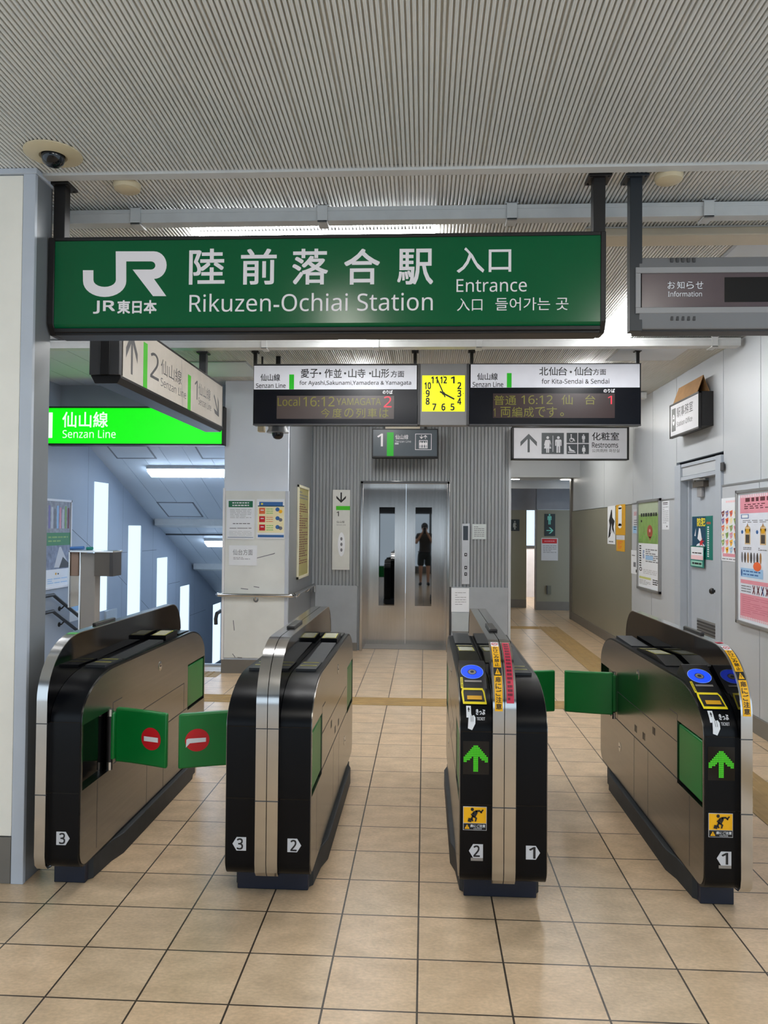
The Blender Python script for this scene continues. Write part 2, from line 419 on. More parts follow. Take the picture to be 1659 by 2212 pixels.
# tactile guide strips set flush in the tiling
def tactile(name_label, x0, x1, y0, y1, along):
    m = MB(); m.box(x0, x1, y0, y1, -0.02, 0.0015, TACT)
    if along == 'x':
        n = 4; w = (y1 - y0) / n
        for i in range(n):
            c = y0 + (i + .5) * w
            m.prism([(c - .018, .0015), (c + .018, .0015), (c + .011, .0065), (c - .011, .0065)], x0 + .01, x1 - .01, TACT, 'x')
    elif along == 'y':
        n = 4; w = (x1 - x0) / n
        for i in range(n):
            c = x0 + (i + .5) * w
            m.prism([(c - .018, .0015), (c + .018, .0015), (c + .011, .0065), (c - .011, .0065)], y0 + .01, y1 - .01, TACT, 'y')
    else:
        nx = int((x1 - x0) / .06); ny = int((y1 - y0) / .06)
        for i in range(nx):
            for j in range(ny):
                m.lathe((x0 + .03 + i * .06, y0 + .03 + j * .06, 0.0015), [(.013, 0), (.009, .005)], TACT, 8)
    m.build('tactile_paving', smooth=False, label=name_label, cat='tactile paving', group='tactile guide strips in the floor')
tactile('brown ribbed tactile strip crossing the hall in front of the elevator', -2.1, 1.785, 6.665, 6.965, 'x')
tactile('brown ribbed tactile strip running along the right wall into the corridor', 1.787, 2.087, -6.0, 12.26, 'y')
tactile('brown ribbed tactile strip turning left at the corridor end by the restrooms', 1.065, 1.785, 11.96, 12.26, 'x')
tactile('brown dotted tactile patch at the top of the stairs beside the notice pillar', -3.9, -2.1, 7.75, 8.05, 'dots')

def ribbed(mb, x0, x1, y0, y1, z, m, pitch=0.0181, d=0.016):
    prof = []; x = x0; i = 0
    while x < x1:
        g = .0032 if i % 10 else .0048                # half width of the slot between two battens
        prof += [(x, z + d), (x + g, z + d), (x + g, z + .0035), (x + pitch * .34, z + .0004), (x + pitch * .5, z), (x + pitch * .66, z + .0004), (x + pitch - g, z + .0035), (x + pitch - g, z + d)]
        x += pitch; i += 1
    prof.append((x1, z + d))
    vs = [(p[0], y0, p[1]) for p in prof] + [(p[0], y1, p[1]) for p in prof]
    n = len(prof)
    mb.add(vs, [(i, i + 1, n + i + 1, n + i) for i in range(n - 1)], m)
m = MB()
ribbed(m, -3.4, 3.4, -6.0, 3.27, 3.06, CEIL)
ribbed(m, -2.3, 2.54, 3.31, 12.7, 3.06, CEIL)
for k in range(6): m.box(-4.0 + k * .283, -4.0 + (k + 1) * .283 - .006, 3.31, 8.25, 3.06, 3.075, CEILF)
m.box(-4.2, 3.4, -6.1, 13.0, 3.0765, 3.2, GAP)
m.build('ceiling', kind=ST)
m = MB(); m.box(-1.69, 3.4, 3.262, 3.318, 3.050, 3.075, RACE); m.build('trim_1', kind=ST, bevel=.002)
# street side of the hall, behind the photographer: low wall, posts, dark fascia over the open front
m = MB()
m.box(-3.4, 3.4, -6.15, -6.0, 2.02, 3.1, DARK); m.box(-3.4, 3.4, -6.15, -6.0, 0, .24, SKIRT)
for x in (-3.4, -1.6, .16, 1.9, 3.34): m.box(x, x + .07, -6.15, -6.0, .24, 2.02, DARK)
m.build('wall_street', kind=ST, smooth=False)
# left front pillar
m = MB()
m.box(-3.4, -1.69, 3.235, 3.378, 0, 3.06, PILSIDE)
m.box(-3.4, -1.745, 3.223, 3.236, 0.2, 3.035, PILBE)
m.box(-3.4, -1.745, 3.221, 3.236, 0.0, 0.195, SKIRT)
m.box(-1.742, -1.688, 3.219, 3.24, 0, 3.06, TRIMB)
m.box(-3.4, -1.68, 3.212, 3.384, 3.038, 3.062, TRIMB)
m.build('wall_pillar_front', kind=ST, bevel=.002)
# notice pillar between stairs and elevator
m = MB()
m.box(-2.105, -1.425, 8.0, 9.6, 0.0, 3.06, PILBL)
m.build('wall_pillar_middle', kind=ST, bevel=.004)
m = MB()
m.box(-2.085, -1.45, 7.988, 8.0, 0.16, 1.90, PILGR); m.box(-2.112, -2.088, 7.984, 8.03, 0.14, 1.93, WHITE); m.box(-1.452, -1.418, 7.984, 8.03, 0.14, 1.90, TRIMB)
m.box(-2.11, -1.415, 7.982, 8.0, 0, .14, SKIRT); m.box(-1.425, -1.412, 8.0, 9.6, 0, .14, SKIRT)
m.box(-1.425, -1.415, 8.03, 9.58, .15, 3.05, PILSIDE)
SH = Sheet(m, *planeY(7.988))
for (x0, y0, x1, y1) in ((545, 1208, 592, 1196), (520, 1271, 536, 1273), (548, 1267, 560, 1269), (504, 1340, 506, 1362), (502, 1412, 508, 1420), (513, 1420, 523, 1421), (585, 1198, 594, 1195)):
    SH.line(x0, y0, x1, y1, .008, INKG)
m.build('trim_2', kind=ST)
# left wall of the stair hall with slit windows
WIN = [(9.15, 9.60, .46, 2.06), (10.25, 10.74, -.08, 1.53), (11.39, 11.89, -.56, 1.045), (12.51, 13.03, -1.07, .535), (14.50, 15.10, -1.1, .04)]
m = MB(); y = 3.52
for a, b, z0, z1 in WIN:
    m.box(-4.013, -4.0, y, a, -4, 3.2, WALLG); m.box(-4.013, -4.0, a, b, -4, z0, WALLG); m.box(-4.013, -4.0, a, b, z1, 3.2, WALLG); y = b
m.box(-4.013, -4.0, y, 16.6, -4, 3.2, WALLG)
SH = Sheet(m, planeXl(-4.0)[0])
SH.line(8.0, 1.72, 9.12, 1.25, .006, GAP); SH.line(9.62, 1.02, 10.22, .73, .006, GAP); SH.line(10.77, .47, 11.36, .18, .006, GAP); SH.line(11.92, -.08, 12.48, -.36, .006, GAP)
for yv in (8.98, 10.05, 11.2, 12.3, 13.3): SH.line(yv, -1.5, yv, 2.7, .004, GAP)
for (ya, yb, z) in ((9.62, 10.22, 1.17), (10.77, 11.36, 1.17), (11.92, 12.48, .62), (13.05, 14.0, .0)): SH.line(ya, z, yb, z, .005, GAP)
m.build('wall_left', kind=ST, smooth=False)
for i, (a, b, z0, z1) in enumerate(WIN):
    m = MB(); m.box(-4.012, -4.008, a, b, z0, z1, PANE)
    if i in (1,): m.box(-4.008, -4.003, a, b, z0 + .32, z0 + .34, TRIMB); m.box(-4.008, -4.003, a, b, z0 + .27, z0 + .285, TRIMB)
    m.build('window_%d' % (i + 1), kind=ST, smooth=False)
# soffit and sloping stair ceiling
m = MB(); m.box(-4.0, -2.1, 8.25, 8.36, 2.72, 3.08, WALLG); m.build('wall_stair_soffit', kind=ST)
SL = -.385
def zs(y): return 2.75 + SL * (y - 8.25)
m = MB()
for k in range(7):
    xa, xb = -4.0 + k * .28, -4.0 + k * .28 + .275
    m.prism([(8.3, zs(8.3)), (16.4, zs(16.4)), (16.4, zs(16.4) + .02), (8.3, zs(8.3) + .02)], xa, min(xb, -2.04), CEILF, 'x')
m.prism([(8.3, zs(8.3) + .02), (16.4, zs(16.4) + .02), (16.4, zs(16.4) + .2), (8.3, zs(8.3) + .35)], -4.1, -2.0, GAP, 'x')
m.build('ceiling_stair', kind=ST, smooth=False)
# stairs going down
m = MB(); y, z = 8.42, 0.0
prof = [(8.42, -.3), (8.42, 0.0)]
for k in range(24):
    z -= .152; prof += [(y, z), (y + .31, z)]; y += .31
prof += [(y, -4.2), (8.42, -4.2)]
m.prism(prof[1:], -4.0, -2.1, STAIRF, 'x')
m.build('floor_stairs', kind=ST, smooth=False)
m = MB(); m.box(-4.2, -2.0, 16.3, 16.5, -4.2, 1.0, WALLG); m.box(-2.105, -2.0, 9.6, 16.4, -4.2, 3.2, WALLG); m.box(-2.10, -1.95, 8.42, 9.6, -4.2, 0.0, WALLG)
m.build('wall_stair_right', kind=ST, smooth=False)
m = MB(); m.box(-4.0, -2.11, 8.37, 8.425, 0, .02, TRIMB); m.build('trim_3', kind=ST)

# elevator wall: vertical ribs, wainscot, opening
def vribs(mb, x0, x1, y, z0, z1, m, pitch=.043, d=.016):
    prof = []; x = x0
    while x < x1 - .01:
        w = min(pitch, x1 - x)
        prof += [(x, y + d), (x + w * .12, y + d), (x + w * .24, y), (x + w * .88, y)]; x += w
    prof.append((x1, y + d)); n = len(prof)
    mb.add([(p[0], p[1], z0) for p in prof] + [(p[0], p[1], z1) for p in prof], [(i, i + 1, n + i + 1, n + i) for i in range(n - 1)], m)
m = MB()
vribs(m, -1.412, -.79, 9.6, .8, 3.06, CORR); vribs(m, -.79, .30, 9.6, 2.105, 3.06, CORR); vribs(m, .30, 1.03, 9.6, .8, 3.06, CORR)
m.box(-1.42, -.79, 9.618, 9.9, 0, 3.06, CORR); m.box(.30, 1.06, 9.618, 9.9, 0, 3.06, CORR); m.box(-.79, .30, 9.618, 9.9, 2.105, 3.06, CORR)
m.box(1.028, 1.062, 9.585, 9.66, 0, 3.06, WALLW)
m.box(1.02, 1.062, 9.66, 15.25, 0, 3.06, WALLW)
for a, b in ((-1.355, -.83), (.335, 1.025)):
    m.box(a, b, 9.575, 9.62, .10, .805, mat('wainscot_grey', (158, 164, 170), .4)); m.box(a, b, 9.578, 9.62, 0, .10, SKIRT)
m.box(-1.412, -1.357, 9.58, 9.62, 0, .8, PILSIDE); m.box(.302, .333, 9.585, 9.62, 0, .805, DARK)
m.build('wall_back', kind=ST, smooth=False)

# right wall: panels, door opening
m = MB()
RX = 2.505
cols_lo = [(3.3, 4.428, 1.897), (4.436, 5.926, 1.897), (5.934, 6.655, 1.894), (7.878, 8.679, 1.838), (8.687, 9.498, 1.836)]
for a, b, zt in cols_lo:
    m.box(RX, RX + .05, a, b, .13, zt, WALLL)
m.box(RX, RX + .05, 9.504, 13.3, .13, 1.834, WALLB)  # dim corridor reflection put into the beige of these far panels
cols_up = [(3.3, 4.428), (4.436, 5.926), (5.934, 6.653), (6.661, 7.870), (7.878, 8.679), (8.687, 9.496), (9.504, 10.998), (11.006, 13.3)]
for a, b in cols_up:
    zb = 2.2 if (a, b) == (6.661, 7.870) else (1.90 if b < 7 else 1.842)
    m.box(RX + .012, RX + .05, a, b, zb, 3.06, WALLW)
m.box(RX + .045, RX + .2, 3.3, 6.659, 0, 3.06, GAP); m.box(RX + .045, RX + .2, 7.874, 13.3, 0, 3.06, GAP); m.box(RX + .045, RX + .2, 6.659, 7.874, 2.2, 3.06, GAP)
m.box(RX + .14, RX + .2, 6.6, 7.9, 0, 2.2, GAP)
for a, b in ((3.3, 6.655), (7.878, 9.5)): m.box(RX - .004, RX + .02, a, b, 1.835 if b > 7 else 1.895, 1.851 if b > 7 else 1.911, FRAMEAL)
m.box(RX - .02, RX + .22, 13.3, 13.42, 0, 3.06, SKIRT)
m.build('wall_right', kind=ST, smooth=False)
m = MB()
m.box(RX - .012, RX + .05, 3.3, 6.66, 0, .128, SKIRT); m.box(RX - .012, RX + .05, 7.875, 13.3, 0, .128, SKIRT)
m.build('baseboard_right', kind=ST, bevel=.003)
# corridor beyond: lintel, low ceiling, restroom walls
m = MB()
m.box(1.06, 2.7, 12.7, 12.85, 2.385, 3.06, WALLL); m.box(1.06, 2.52, 12.69, 12.7, 2.375, 2.40, WALLW)
m.box(1.06, 4.2, 14.0, 14.1, 2.26, 2.42, WALLL)
m.build('wall_corridor_lintel', kind=ST, smooth=False)
m = MB(); m.box(1.0, 4.2, 12.85, 18.2, 2.40, 2.55, CEILF); m.build('ceiling_corridor', kind=ST)
m = MB()
UP = mat('upper_lilac', (146, 150, 160), .5)
m.box(2.125, 4.2, 14.8, 14.95, .16, 1.9, WALLB); m.box(2.125, 4.2, 14.81, 14.95, 1.905, 2.4, UP)
m.box(2.115, 4.2, 14.79, 14.95, 0, .16, SKIRT); m.box(2.105, 2.128, 14.785, 14.96, 0, 1.9, SKIRT)
m.box(1.0, 1.985, 15.2, 15.3, .16, 1.9, WALLB); m.box(1.0, 2.2, 15.2, 15.3, 1.9, 2.4, UP); m.box(1.0, 1.985, 15.19, 15.3, 0, .16, SKIRT)
m.build('wall_corridor_end', kind=ST, smooth=False)
m = MB()
TILEW = mat('washroom_tile', (226, 224, 230), .4)
m.box(1.0, 1.75, 17.6, 17.7, 0, 2.4, TILEW); m.box(3.4, 4.2, 17.6, 17.7, 0, 2.4, TILEW); m.box(1.75, 3.4, 17.6, 17.7, 0, 1.12, TILEW); m.box(1.75, 3.4, 17.6, 17.7, 2.1, 2.4, TILEW)
m.box(4.1, 4.2, 13.4, 17.7, 0, 2.4, WALLB); m.box(1.0, 1.02, 15.3, 17.7, 0, 2.4, TILEW); m.box(1.75, 3.4, 17.58, 17.62, 1.1, 1.16, DARK)
m.build('wall_washroom', kind=ST, smooth=False)
m = MB(); m.box(1.75, 3.4, 17.64, 17.65, 1.12, 2.1, PANE); m.build('window_6', kind=ST, smooth=False)

# office door in the right wall
d1 = bpy.data.objects.new('door_1', None); COL.objects.link(d1); d1.location = (RX, 7.2, 0); d1['_w'] = [RX, 7.2, 0]; d1['kind'] = ST
m = MB()
m.box(RX - .01, RX + .06, 6.662, 6.785, 0, 2.17, DOORG); m.box(RX - .01, RX + .06, 7.70, 7.872, 0, 2.17, DOORG)
m.box(RX + .0, RX + .06, 6.785, 7.70, 2.14, 2.17, DOORG); m.box(RX + .012, RX + .06, 6.785, 7.70, 2.05, 2.14, WALLW); m.box(RX - .004, RX + .13, 6.785, 7.70, 2.01, 2.045, DOORG)
m.box(RX + .06, RX + .13, 7.66, 7.70, 0, 2.02, DOORG); m.box(RX + .06, RX + .13, 6.77, 6.79, 0, 2.02, DOORG)
m.box(RX - .015, RX, 6.60, 6.66, 2.03, 2.10, DARK)
m.build('door_frame', d1, bevel=.002)
DX = RX + .085
m = MB(); m.box(DX, DX + .04, 6.79, 7.66, .01, 2.01, DOORG); dl = m.build('door_leaf', d1, bevel=.002)
m = MB(); m.box(DX - .05, DX, 7.20, 7.48, 1.93, 1.985, KIOSK); m.box(DX - .03, DX - .005, 7.3, 7.42, 1.84, 1.93, GREYBOX2); m.tube([(DX - .04, 7.45, 1.99), (DX - .1, 7.3, 1.995), (DX - .05, 7.15, 1.997)], .008, FRAMEAL, 8); m.build('door_closer', dl, bevel=.002)
p = at(1541, 1277, X=DX - .03)
m = MB(); m.lathe((DX, p.y, p.z), [(.012, 0), (.012, -.03), (.026, -.032), (.028, -.05), (.018, -.062)], BFRAME, 16, 'x'); m.build('door_knob', dl)
m = MB()
a, b = at(1507, 1345, X=DX), at(1546, 1376, X=DX)
m.box(DX - .006, DX, a.y, 6.86, .50, .70, FRAMEAL)
for k in range(6): m.box(DX - .012, DX - .004, a.y - .015, 6.875, .52 + k * .029, .536 + k * .029, DARK)
m.build('vent_grille', dl, smooth=False)
#@@
# ================================================================== TICKET GATES
Y0, YB = 3.13, 4.93
ZS1, ZS2 = .42, .71
def body_profile(inset=0.0, zb=.10):
    pts = []
    y0, y1 = Y0 + inset, YB - inset
    for k in range(7):
        a = PI + PI / 2 * k / 6                     # lower front corner
        pts.append((y0 + .06 + .06 * math.cos(a), zb + .06 + .06 * math.sin(a)))
    for k in range(7):
        a = -PI / 2 + PI / 2 * k / 6
        pts.append((y1 - .06 + .06 * math.cos(a), zb + .06 + .06 * math.sin(a)))
    for k in range(13):
        a = PI / 2 * k / 12
        pts.append((y1 - .33 + .33 * math.cos(a), .71 + (.175 - inset) * math.sin(a)))
    for k in range(13):
        a = PI / 2 + PI / 2 * k / 12
        pts.append((y0 + .33 + .33 * math.cos(a), .71 + (.175 - inset) * math.sin(a)))
    return pts
def arc_map(cx, sgn, front=True):
    """u = distance from the gate's centre line, v = height, then length along the curved shoulder above .71"""
    def f(u, v, n):
        x = cx + sgn * u
        if v <= ZS2: y, z, ny, nz = Y0, v, -1, 0
        elif v <= ZS2 + .405:
            a = (v - ZS2) / .405 * PI / 2
            y = Y0 + .33 - .33 * math.cos(a); z = .71 + .175 * math.sin(a)
            ny, nz = -math.cos(a) / .33, math.sin(a) / .175; L = math.hypot(ny, nz); ny /= L; nz /= L
        else: y, z, ny, nz = Y0 + .33 + (v - ZS2 - .405), .885, 0, 1
        y += ny * n; z += nz * n
        return (x, y if front else Y0 + YB - y, z)
    return f
def fin_pts(off=0.0):
    pts = [(3.10 + off, .71), (3.10 + off, .80)]
    for k in range(1, 13):
        a = PI - PI / 2 * k / 12
        pts.append((3.40 + (.30 - off) * math.cos(a), .80 + (.245 - off) * math.sin(a)))
    for k in range(13):
        a = PI / 2 - PI / 2 * k / 12
        pts.append((4.66 + (.17 - off) * math.cos(a), .875 + (.17 - off) * math.sin(a)))
    return pts
class SubSheet(Sheet):
    """rectangles cut into short strips so they follow a curved surface"""
    def rect(s, x0, y0, x1, y1, m, lay=1):
        n = max(1, int(abs(y1 - y0) / .02))
        vs = []
        for k in range(n + 1):
            y = y0 + (y1 - y0) * k / n; vs += [s.map(x0, y, lay * s.step), s.map(x1, y, lay * s.step)]
        s.mb.add(vs, [(2 * k, 2 * k + 1, 2 * k + 3, 2 * k + 2) for k in range(n)], m)
def pentagon_tag(root, cx, sgn, u, z, w, h, right, num, lip):
    """white numbered tag pointing to its lane"""
    m = MB(); f = arc_map(cx, 1)
    x = cx + sgn * u; t = w * .3
    P = [(-w / 2, -h / 2), (w / 2 - t, -h / 2), (w / 2, 0), (w / 2 - t, h / 2), (-w / 2, h / 2)]
    if not right: P = [(-a, b) for a, b in P][::-1]
    m.prism([(x + a, z + b) for a, b in P], Y0 - .0015, Y0, PAPERG, 'y')
    S = Sheet(m, lambda u_, v_, n: (u_, Y0 - .0015 - n, v_))
    c = x + (-.05 * w if right else .05 * w)
    S.text(num, c - .012, z + .022, c + .012, z - .022, INK, 1, .02)
    if lip: m.box(x - w * .36, x + w * .5, Y0 - .001, Y0, z - h / 2 - .012, z - h / 2, KIOSKG)
    m.build('number_tag', root, smooth=False, label='white pentagon tag with the number %s' % num)
HW = .178
OPEN = [(3.15, 3.455), (4.57, 4.91)]
def make_side(root, cx, sgn, reader, openings):
    """one lane-facing half of a gate: black shell, steel side plate, flap recesses, console top"""
    X = lambda u: cx + sgn * u
    m = MB()
    # black shell split at its two seams
    pf = body_profile()
    m.prism(pf, X(.046), X(.150), BLACK, 'x')
    for z in (ZS1, ZS2): m.box(X(.047), X(.1705), Y0 - .0008, Y0 + .004, z - .0022, z + .0022, PIANO)
    po, pi_ = pf, body_profile(.008, .108); n = len(po); vs = []
    for o, q in zip(po, pi_): vs += [(X(.150), o[0], o[1]), (X(.172), o[0], o[1]), (X(.172), q[0], q[1]), (X(.150), q[0], q[1])]
    m.add(vs, [(4 * k + e, 4 * k + (e + 1) % 4, 4 * ((k + 1) % n) + (e + 1) % 4, 4 * ((k + 1) % n) + e) for k in range(n) for e in range(4)], BLACK)
    sh = m.build('shell', root)
    # thick side plate with recesses
    m = MB()
    def slab(y0, y1, z0, z1): m.box(X(.150), X(.176), y0, y1, z0, z1, STEEL)
    prof = body_profile(.0085, .1085)
    # lower, middle and upper bands of the plate (openings are real recesses)
    lo = [q for q in prof[:14]]
    m.prism(lo + [(YB - .0085, .425), (Y0 + .0085, .425)], X(.150), X(.176), STEEL, 'x')
    up = prof[14:]
    m.prism([(YB - .0085, .695)] + up + [(Y0 + .0085, .695)], X(.150), X(.176), STEEL, 'x')
    (a, b), (c, d) = OPEN
    slab(Y0 + .0085, a, .425, .695); slab(b, c, .425, .695); slab(d, YB - .0085, .425, .695)
    S = Sheet(m, lambda u, v, n: (X(.176 + n), u, v))
    for (q0, r0, q1, r1, w) in ((b, .44, c, .44, .005), (b, .60, 4.50, .60, .003), (4.50, .60, 4.50, .44, .003), (3.456, .72, 3.456, .42, .003), (4.15, .44, 4.15, .11, .003), (3.30, .42, 3.30, .13, .002), (3.46, .72, 3.56, .72, .003), (3.90, .44, 3.90, .11, .0025)):
        S.line(q0, r0, q1, r1, w, GAP, 1)
    for (q, r) in ((3.78, .54), (4.10, .47), (3.95, .47)):
        for k in range(3): S.rect(q + k * .016, r, q + k * .016 + .008, r + .035, INK, 1)
    pl = m.build('side_plate', root, label='brushed steel side plate')
    for (q, r) in ((4.08, .775), (4.45, .30)):
        m = MB(); m.lathe((X(.174), q, r), [(.026, 0), (.026, sgn * .003), (.022, sgn * .004)], STEELV, 18, 'x'); m.box(X(.1775), X(.179), q - .008, q + .008, r - .003, r + .003, INK); m.build('lock', pl)
    # console on top of the shell
    m = MB()
    zt = .885
    def blk(y0, y1, h0, h1, u0=.060, u1=.150, mt=BLACK):
        m.prism([(y0, zt - .01), (y1, zt - .01), (y1, zt + h1), (y0, zt + h0)], X(u0), X(u1), mt, 'x')
    if reader:
        blk(3.70, 3.86, .004, .030); blk(3.86, 4.20, .030, .012); blk(4.3, 4.64, .006, .016, mt=RUBBER)
    else:
        blk(3.42, 3.62, .010, .006, mt=RUBBER); blk(3.66, 4.2, .0, .012, .07, .150, RUBBER); blk(4.24, 4.44, .028, .036); blk(4.46, 4.66, .01, .004)
    m.build('console', root)
    m = MB()
    def scr(y0, y1, h0, h1, u0, u1, mt, fr):
        e = .0012
        for q, k in ((fr, 0), (mt, 1)):
            g = .006 * k
            m.add([(X(u0 + g), y0 + g, zt + h0 + e * (k + 1)), (X(u1 - g), y0 + g, zt + h0 + e * (k + 1)), (X(u1 - g), y1 - g, zt + h1 + e * (k + 1)), (X(u0 + g), y1 - g, zt + h1 + e * (k + 1))], [(0, 1, 2, 3)], q)
    if reader:
        scr(3.88, 4.06, .0288, .0203, .068, .146, LCD, LCDF); m.build('display', root, smooth=False); m = MB(); scr(4.12, 4.16, .0168, .0144, .064, .148, LCD, LCDF)
    else:
        scr(4.25, 4.40, .0284, .0345, .066, .142, LCD, LCDF); m.build('display', root, smooth=False); m = MB(); scr(3.50, 3.52, .008, .0075, .066, .142, LCDF, LCDF); m.build('indicator_strip', root, smooth=False); m = MB(); scr(3.585, 3.60, .0069, .0066, .066, .142, LCDF, LCDF)
    m.build('display' if reader else 'indicator_strip', root, smooth=False)
    if reader:
        f = arc_map(cx, sgn)
        flip = (sgn < 0)
        g = (lambda u, v, n: f(.226 - u, v, n)) if flip else f     # u grows to the viewer's right; face spans .06 .. .166
        A = lambda deg: ZS2 + .405 * deg / 90.0
        RP = mat('reader_plate', (26, 26, 30), .3)
        m = MB(); m.prism([(3.262, .80), (3.262, .849), (3.268, .854), (3.436, .940), (3.444, .941), (3.49, .90), (3.50, .86)], X(.056), X(.166), RP, 'x')
        def gp(u, w, n):
            uu = .226 - u if flip else u
            return (X(uu), 3.265 + .890 * w - .456 * n, .8525 + .456 * w + .890 * n)
        S = Sheet(m, gp, None, .0012)
        S.ring(.066, .066, .160, .160, .42, LEDBLUE, 1); S.ell(.096, .096, .130, .130, KIOSKG, 1, 16); S.ell(.105, .105, .121, .121, INK, 2, 12); S.ring(.064, .064, .162, .162, .955, LBLUE, 2)
        S.rect(.078, .044, .150, .056, KIOSKG, 1)
        m.build('card_reader', root, smooth=False, label='blue lit card reader ring')
        m = MB(); S = Sheet(m, gp, None, .0012)
        S.rect(.061, .002, .071, .075, YELBR, 1); S.scribble(.063, .01, .069, .07, 7, INK, 2, .5, 2)
        S = SubSheet(m, g, None, .0012)
        S.rect(.066, A(33), .162, A(54), INK, 2)
        for q in ((.066, 33, .162, 36), (.068, 51.5, .150, 54.5)): S.rect(q[0], A(q[1]), q[2], A(q[2 + 1]), YELBR, 3)
        S.poly([(.066, A(33)), (.073, A(33)), (.069, A(48)), (.074, A(54)), (.066, A(54)), (.061, A(48))], YELBR, 4)
        S.poly([(.162, A(33)), (.156, A(35)), (.151, A(48)), (.147, A(52)), (.150, A(54.5)), (.157, A(49))], YELBR, 4)
        S.rect(.084, A(38.5), .144, A(43.5), GOLD, 4)
        m.build('ticket_slot', root, label='yellow framed ticket slot')
        m = MB(); S = SubSheet(m, g, None, .0012)
        S.rect(.078, A(17), .097, A(31), PAPER, 2); S.poly([(.083, A(4)), (.100, A(2)), (.113, A(10)), (.114, A(17)), (.108, A(20)), (.100, A(19)), (.096, A(22)), (.090, A(22)), (.086, A(17)), (.084, A(9))], PAPER, 3)
        S.poly([(.083, A(26)), (.0875, A(29.5)), (.092, A(26)), (.089, A(26)), (.089, A(23.5)), (.086, A(23.5)), (.086, A(26))], INK, 4)
        S.line(.096, A(12), .096, A(20), .0014, INK, 4); S.line(.103, A(12), .103, A(19), .0014, INK, 4)
        S.text('きっぷ', .117, A(27), .153, A(20.5), PAPER, 3, .025); S.text('TICKET', .119, A(17.5), .152, A(14), PAPERG, 3, .02)
        m.build('ticket_mark', root, smooth=False, label='white hand and ticket mark reading きっぷ TICKET')
        m = MB(); S = Sheet(m, g, None, .0012)
        S.rect(.064, .54, .168, .672, mat('matrix_black', (8, 8, 12), .12), 1)
        cxx, cz = .115, .607
        for i in range(15):
            for j in range(15):
                u, v = (i - 7) * .0065, (j - 7) * .0075
                t = .052 - v
                inside = (abs(u) < .0105 and v < .04) or (0 <= t and abs(u) <= t * .95 and t - abs(u) * 1.0 < .034 and v > -.02)
                if inside: S.rect(cxx + u - .0030, cz + v - .0034, cxx + u + .0030, cz + v + .0034, LEDG, 2)
        m.build('arrow_display', root, smooth=False, label='green lit upward arrow')
        m = MB(); S = Sheet(m, g, None, .0012)
        z0, z1 = .318, .412; a, b = .066, .160
        S.rect(a, z0, b, z1, PAPERG, 1); S.rect(a + .002, z0 + .029, b - .002, z1 - .002, YELLOW, 2); S.rect(a + .002, z0 + .002, b - .002, z0 + .027, INK, 2)
        S.poly([(a + .006, z0 + .006), (a + .026, z0 + .006), (a + .016, z0 + .024)], YELLOW, 3); S.rect(a + .0153, z0 + .009, a + .0167, z0 + .018, INK, 4)
        S.text('扉にご注意', a + .029, z0 + .024, b - .006, z0 + .013, PAPER, 3, .02); S.text('CAUTION', a + .042, z0 + .010, b - .020, z0 + .005, PAPER, 3, .01)
        c, q = a + .046, z0 + .03
        S.ell(c - .016, q + .047, c - .003, q + .060, INK, 3, 14)
        for P in ([(-.006, .046), (.008, .050), (.012, .040), (.002, .022), (-.010, .026)], [(.002, .050), (.020, .052), (.030, .042), (.026, .038), (.018, .046), (.006, .042)], [(.026, .040), (.036, .052), (.032, .055), (.022, .044)],
                  [(-.006, .042), (-.016, .034), (-.008, .024), (-.004, .028), (-.010, .034), (-.002, .038)], [(.002, .026), (.010, .020), (.006, .006), (.0, .006), (.003, .018), (-.006, .024)], [(-.010, .028), (-.016, .018), (-.010, .006), (-.004, .008), (-.008, .017), (-.003, .025)],
                  [(-.028, .006), (-.014, .003), (-.011, .016), (-.024, .020)]):
            S.poly([(c + x, q + y) for x, y in P], INK, 4)
        m.build('caution_sticker', root, smooth=False, label='yellow caution sticker with a person caught by the doors')
    # flap recesses and flaps
    for i, (y0, y1) in enumerate(OPEN):
        st = openings[i]
        m = MB()
        m.box(X(.1502), X(.152), y0, y1, .425, .695, PIANO)
        m.build('flap_recess', root, smooth=False)
        if st == 'in':
            m = MB(); n = 6
            m.box(X(.153), X(.172), y0 + .012, y1 - .006, .437, .683, GREEN); m.build('flap', root, bevel=.008, label='green flap folded into its recess')
        else:
            hy = y1 - .02 if i == 0 else y0 + .02
            m = MB(); m.tube([(X(.172), hy, .425), (X(.172), hy, .46)], .016, STEELV, 14); m.tube([(X(.172), hy, .46), (X(.172), hy, .665)], .014, BFRAME, 14); m.tube([(X(.172), hy, .665), (X(.172), hy, .695)], .016, STEELV, 14)
            m.build('hinge_post', root)
            m = MB(); ty = hy + (-.075 if i == 0 else .075); n = 8; L = .262; th = .016
            P = []
            for k in range(n + 1):
                t = k / n; P.append((.190 + L * t, hy + (.03 if i == 0 else -.03) + (ty - hy) * t ** 1.3, .455 - .004 * t + .012 * (1 - t) ** 2 * 0, .698 - .006 * t))
            vs = []
            for (u, y, z0, z1) in P: vs += [(X(u), y - th, z0), (X(u), y + th, z0), (X(u), y + th, z1), (X(u), y - th, z1)]
            fs = []
            for k in range(n):
                o = 4 * k
                fs += [(o, o + 4, o + 5, o + 1), (o + 1, o + 5, o + 6, o + 2), (o + 2, o + 6, o + 7, o + 3), (o + 3, o + 7, o + 4, o)]
            fs += [(0, 1, 2, 3), (4 * n + 3, 4 * n + 2, 4 * n + 1, 4 * n)]
            m.add(vs, fs, GREEN); m.box(X(.166), X(.196), min(hy, P[0][1]) - .01, max(hy, P[0][1]) + .01, .47, .68, GREEN)
            fl = m.build('flap', root, bevel=.008, label='green flap swung out across the lane')
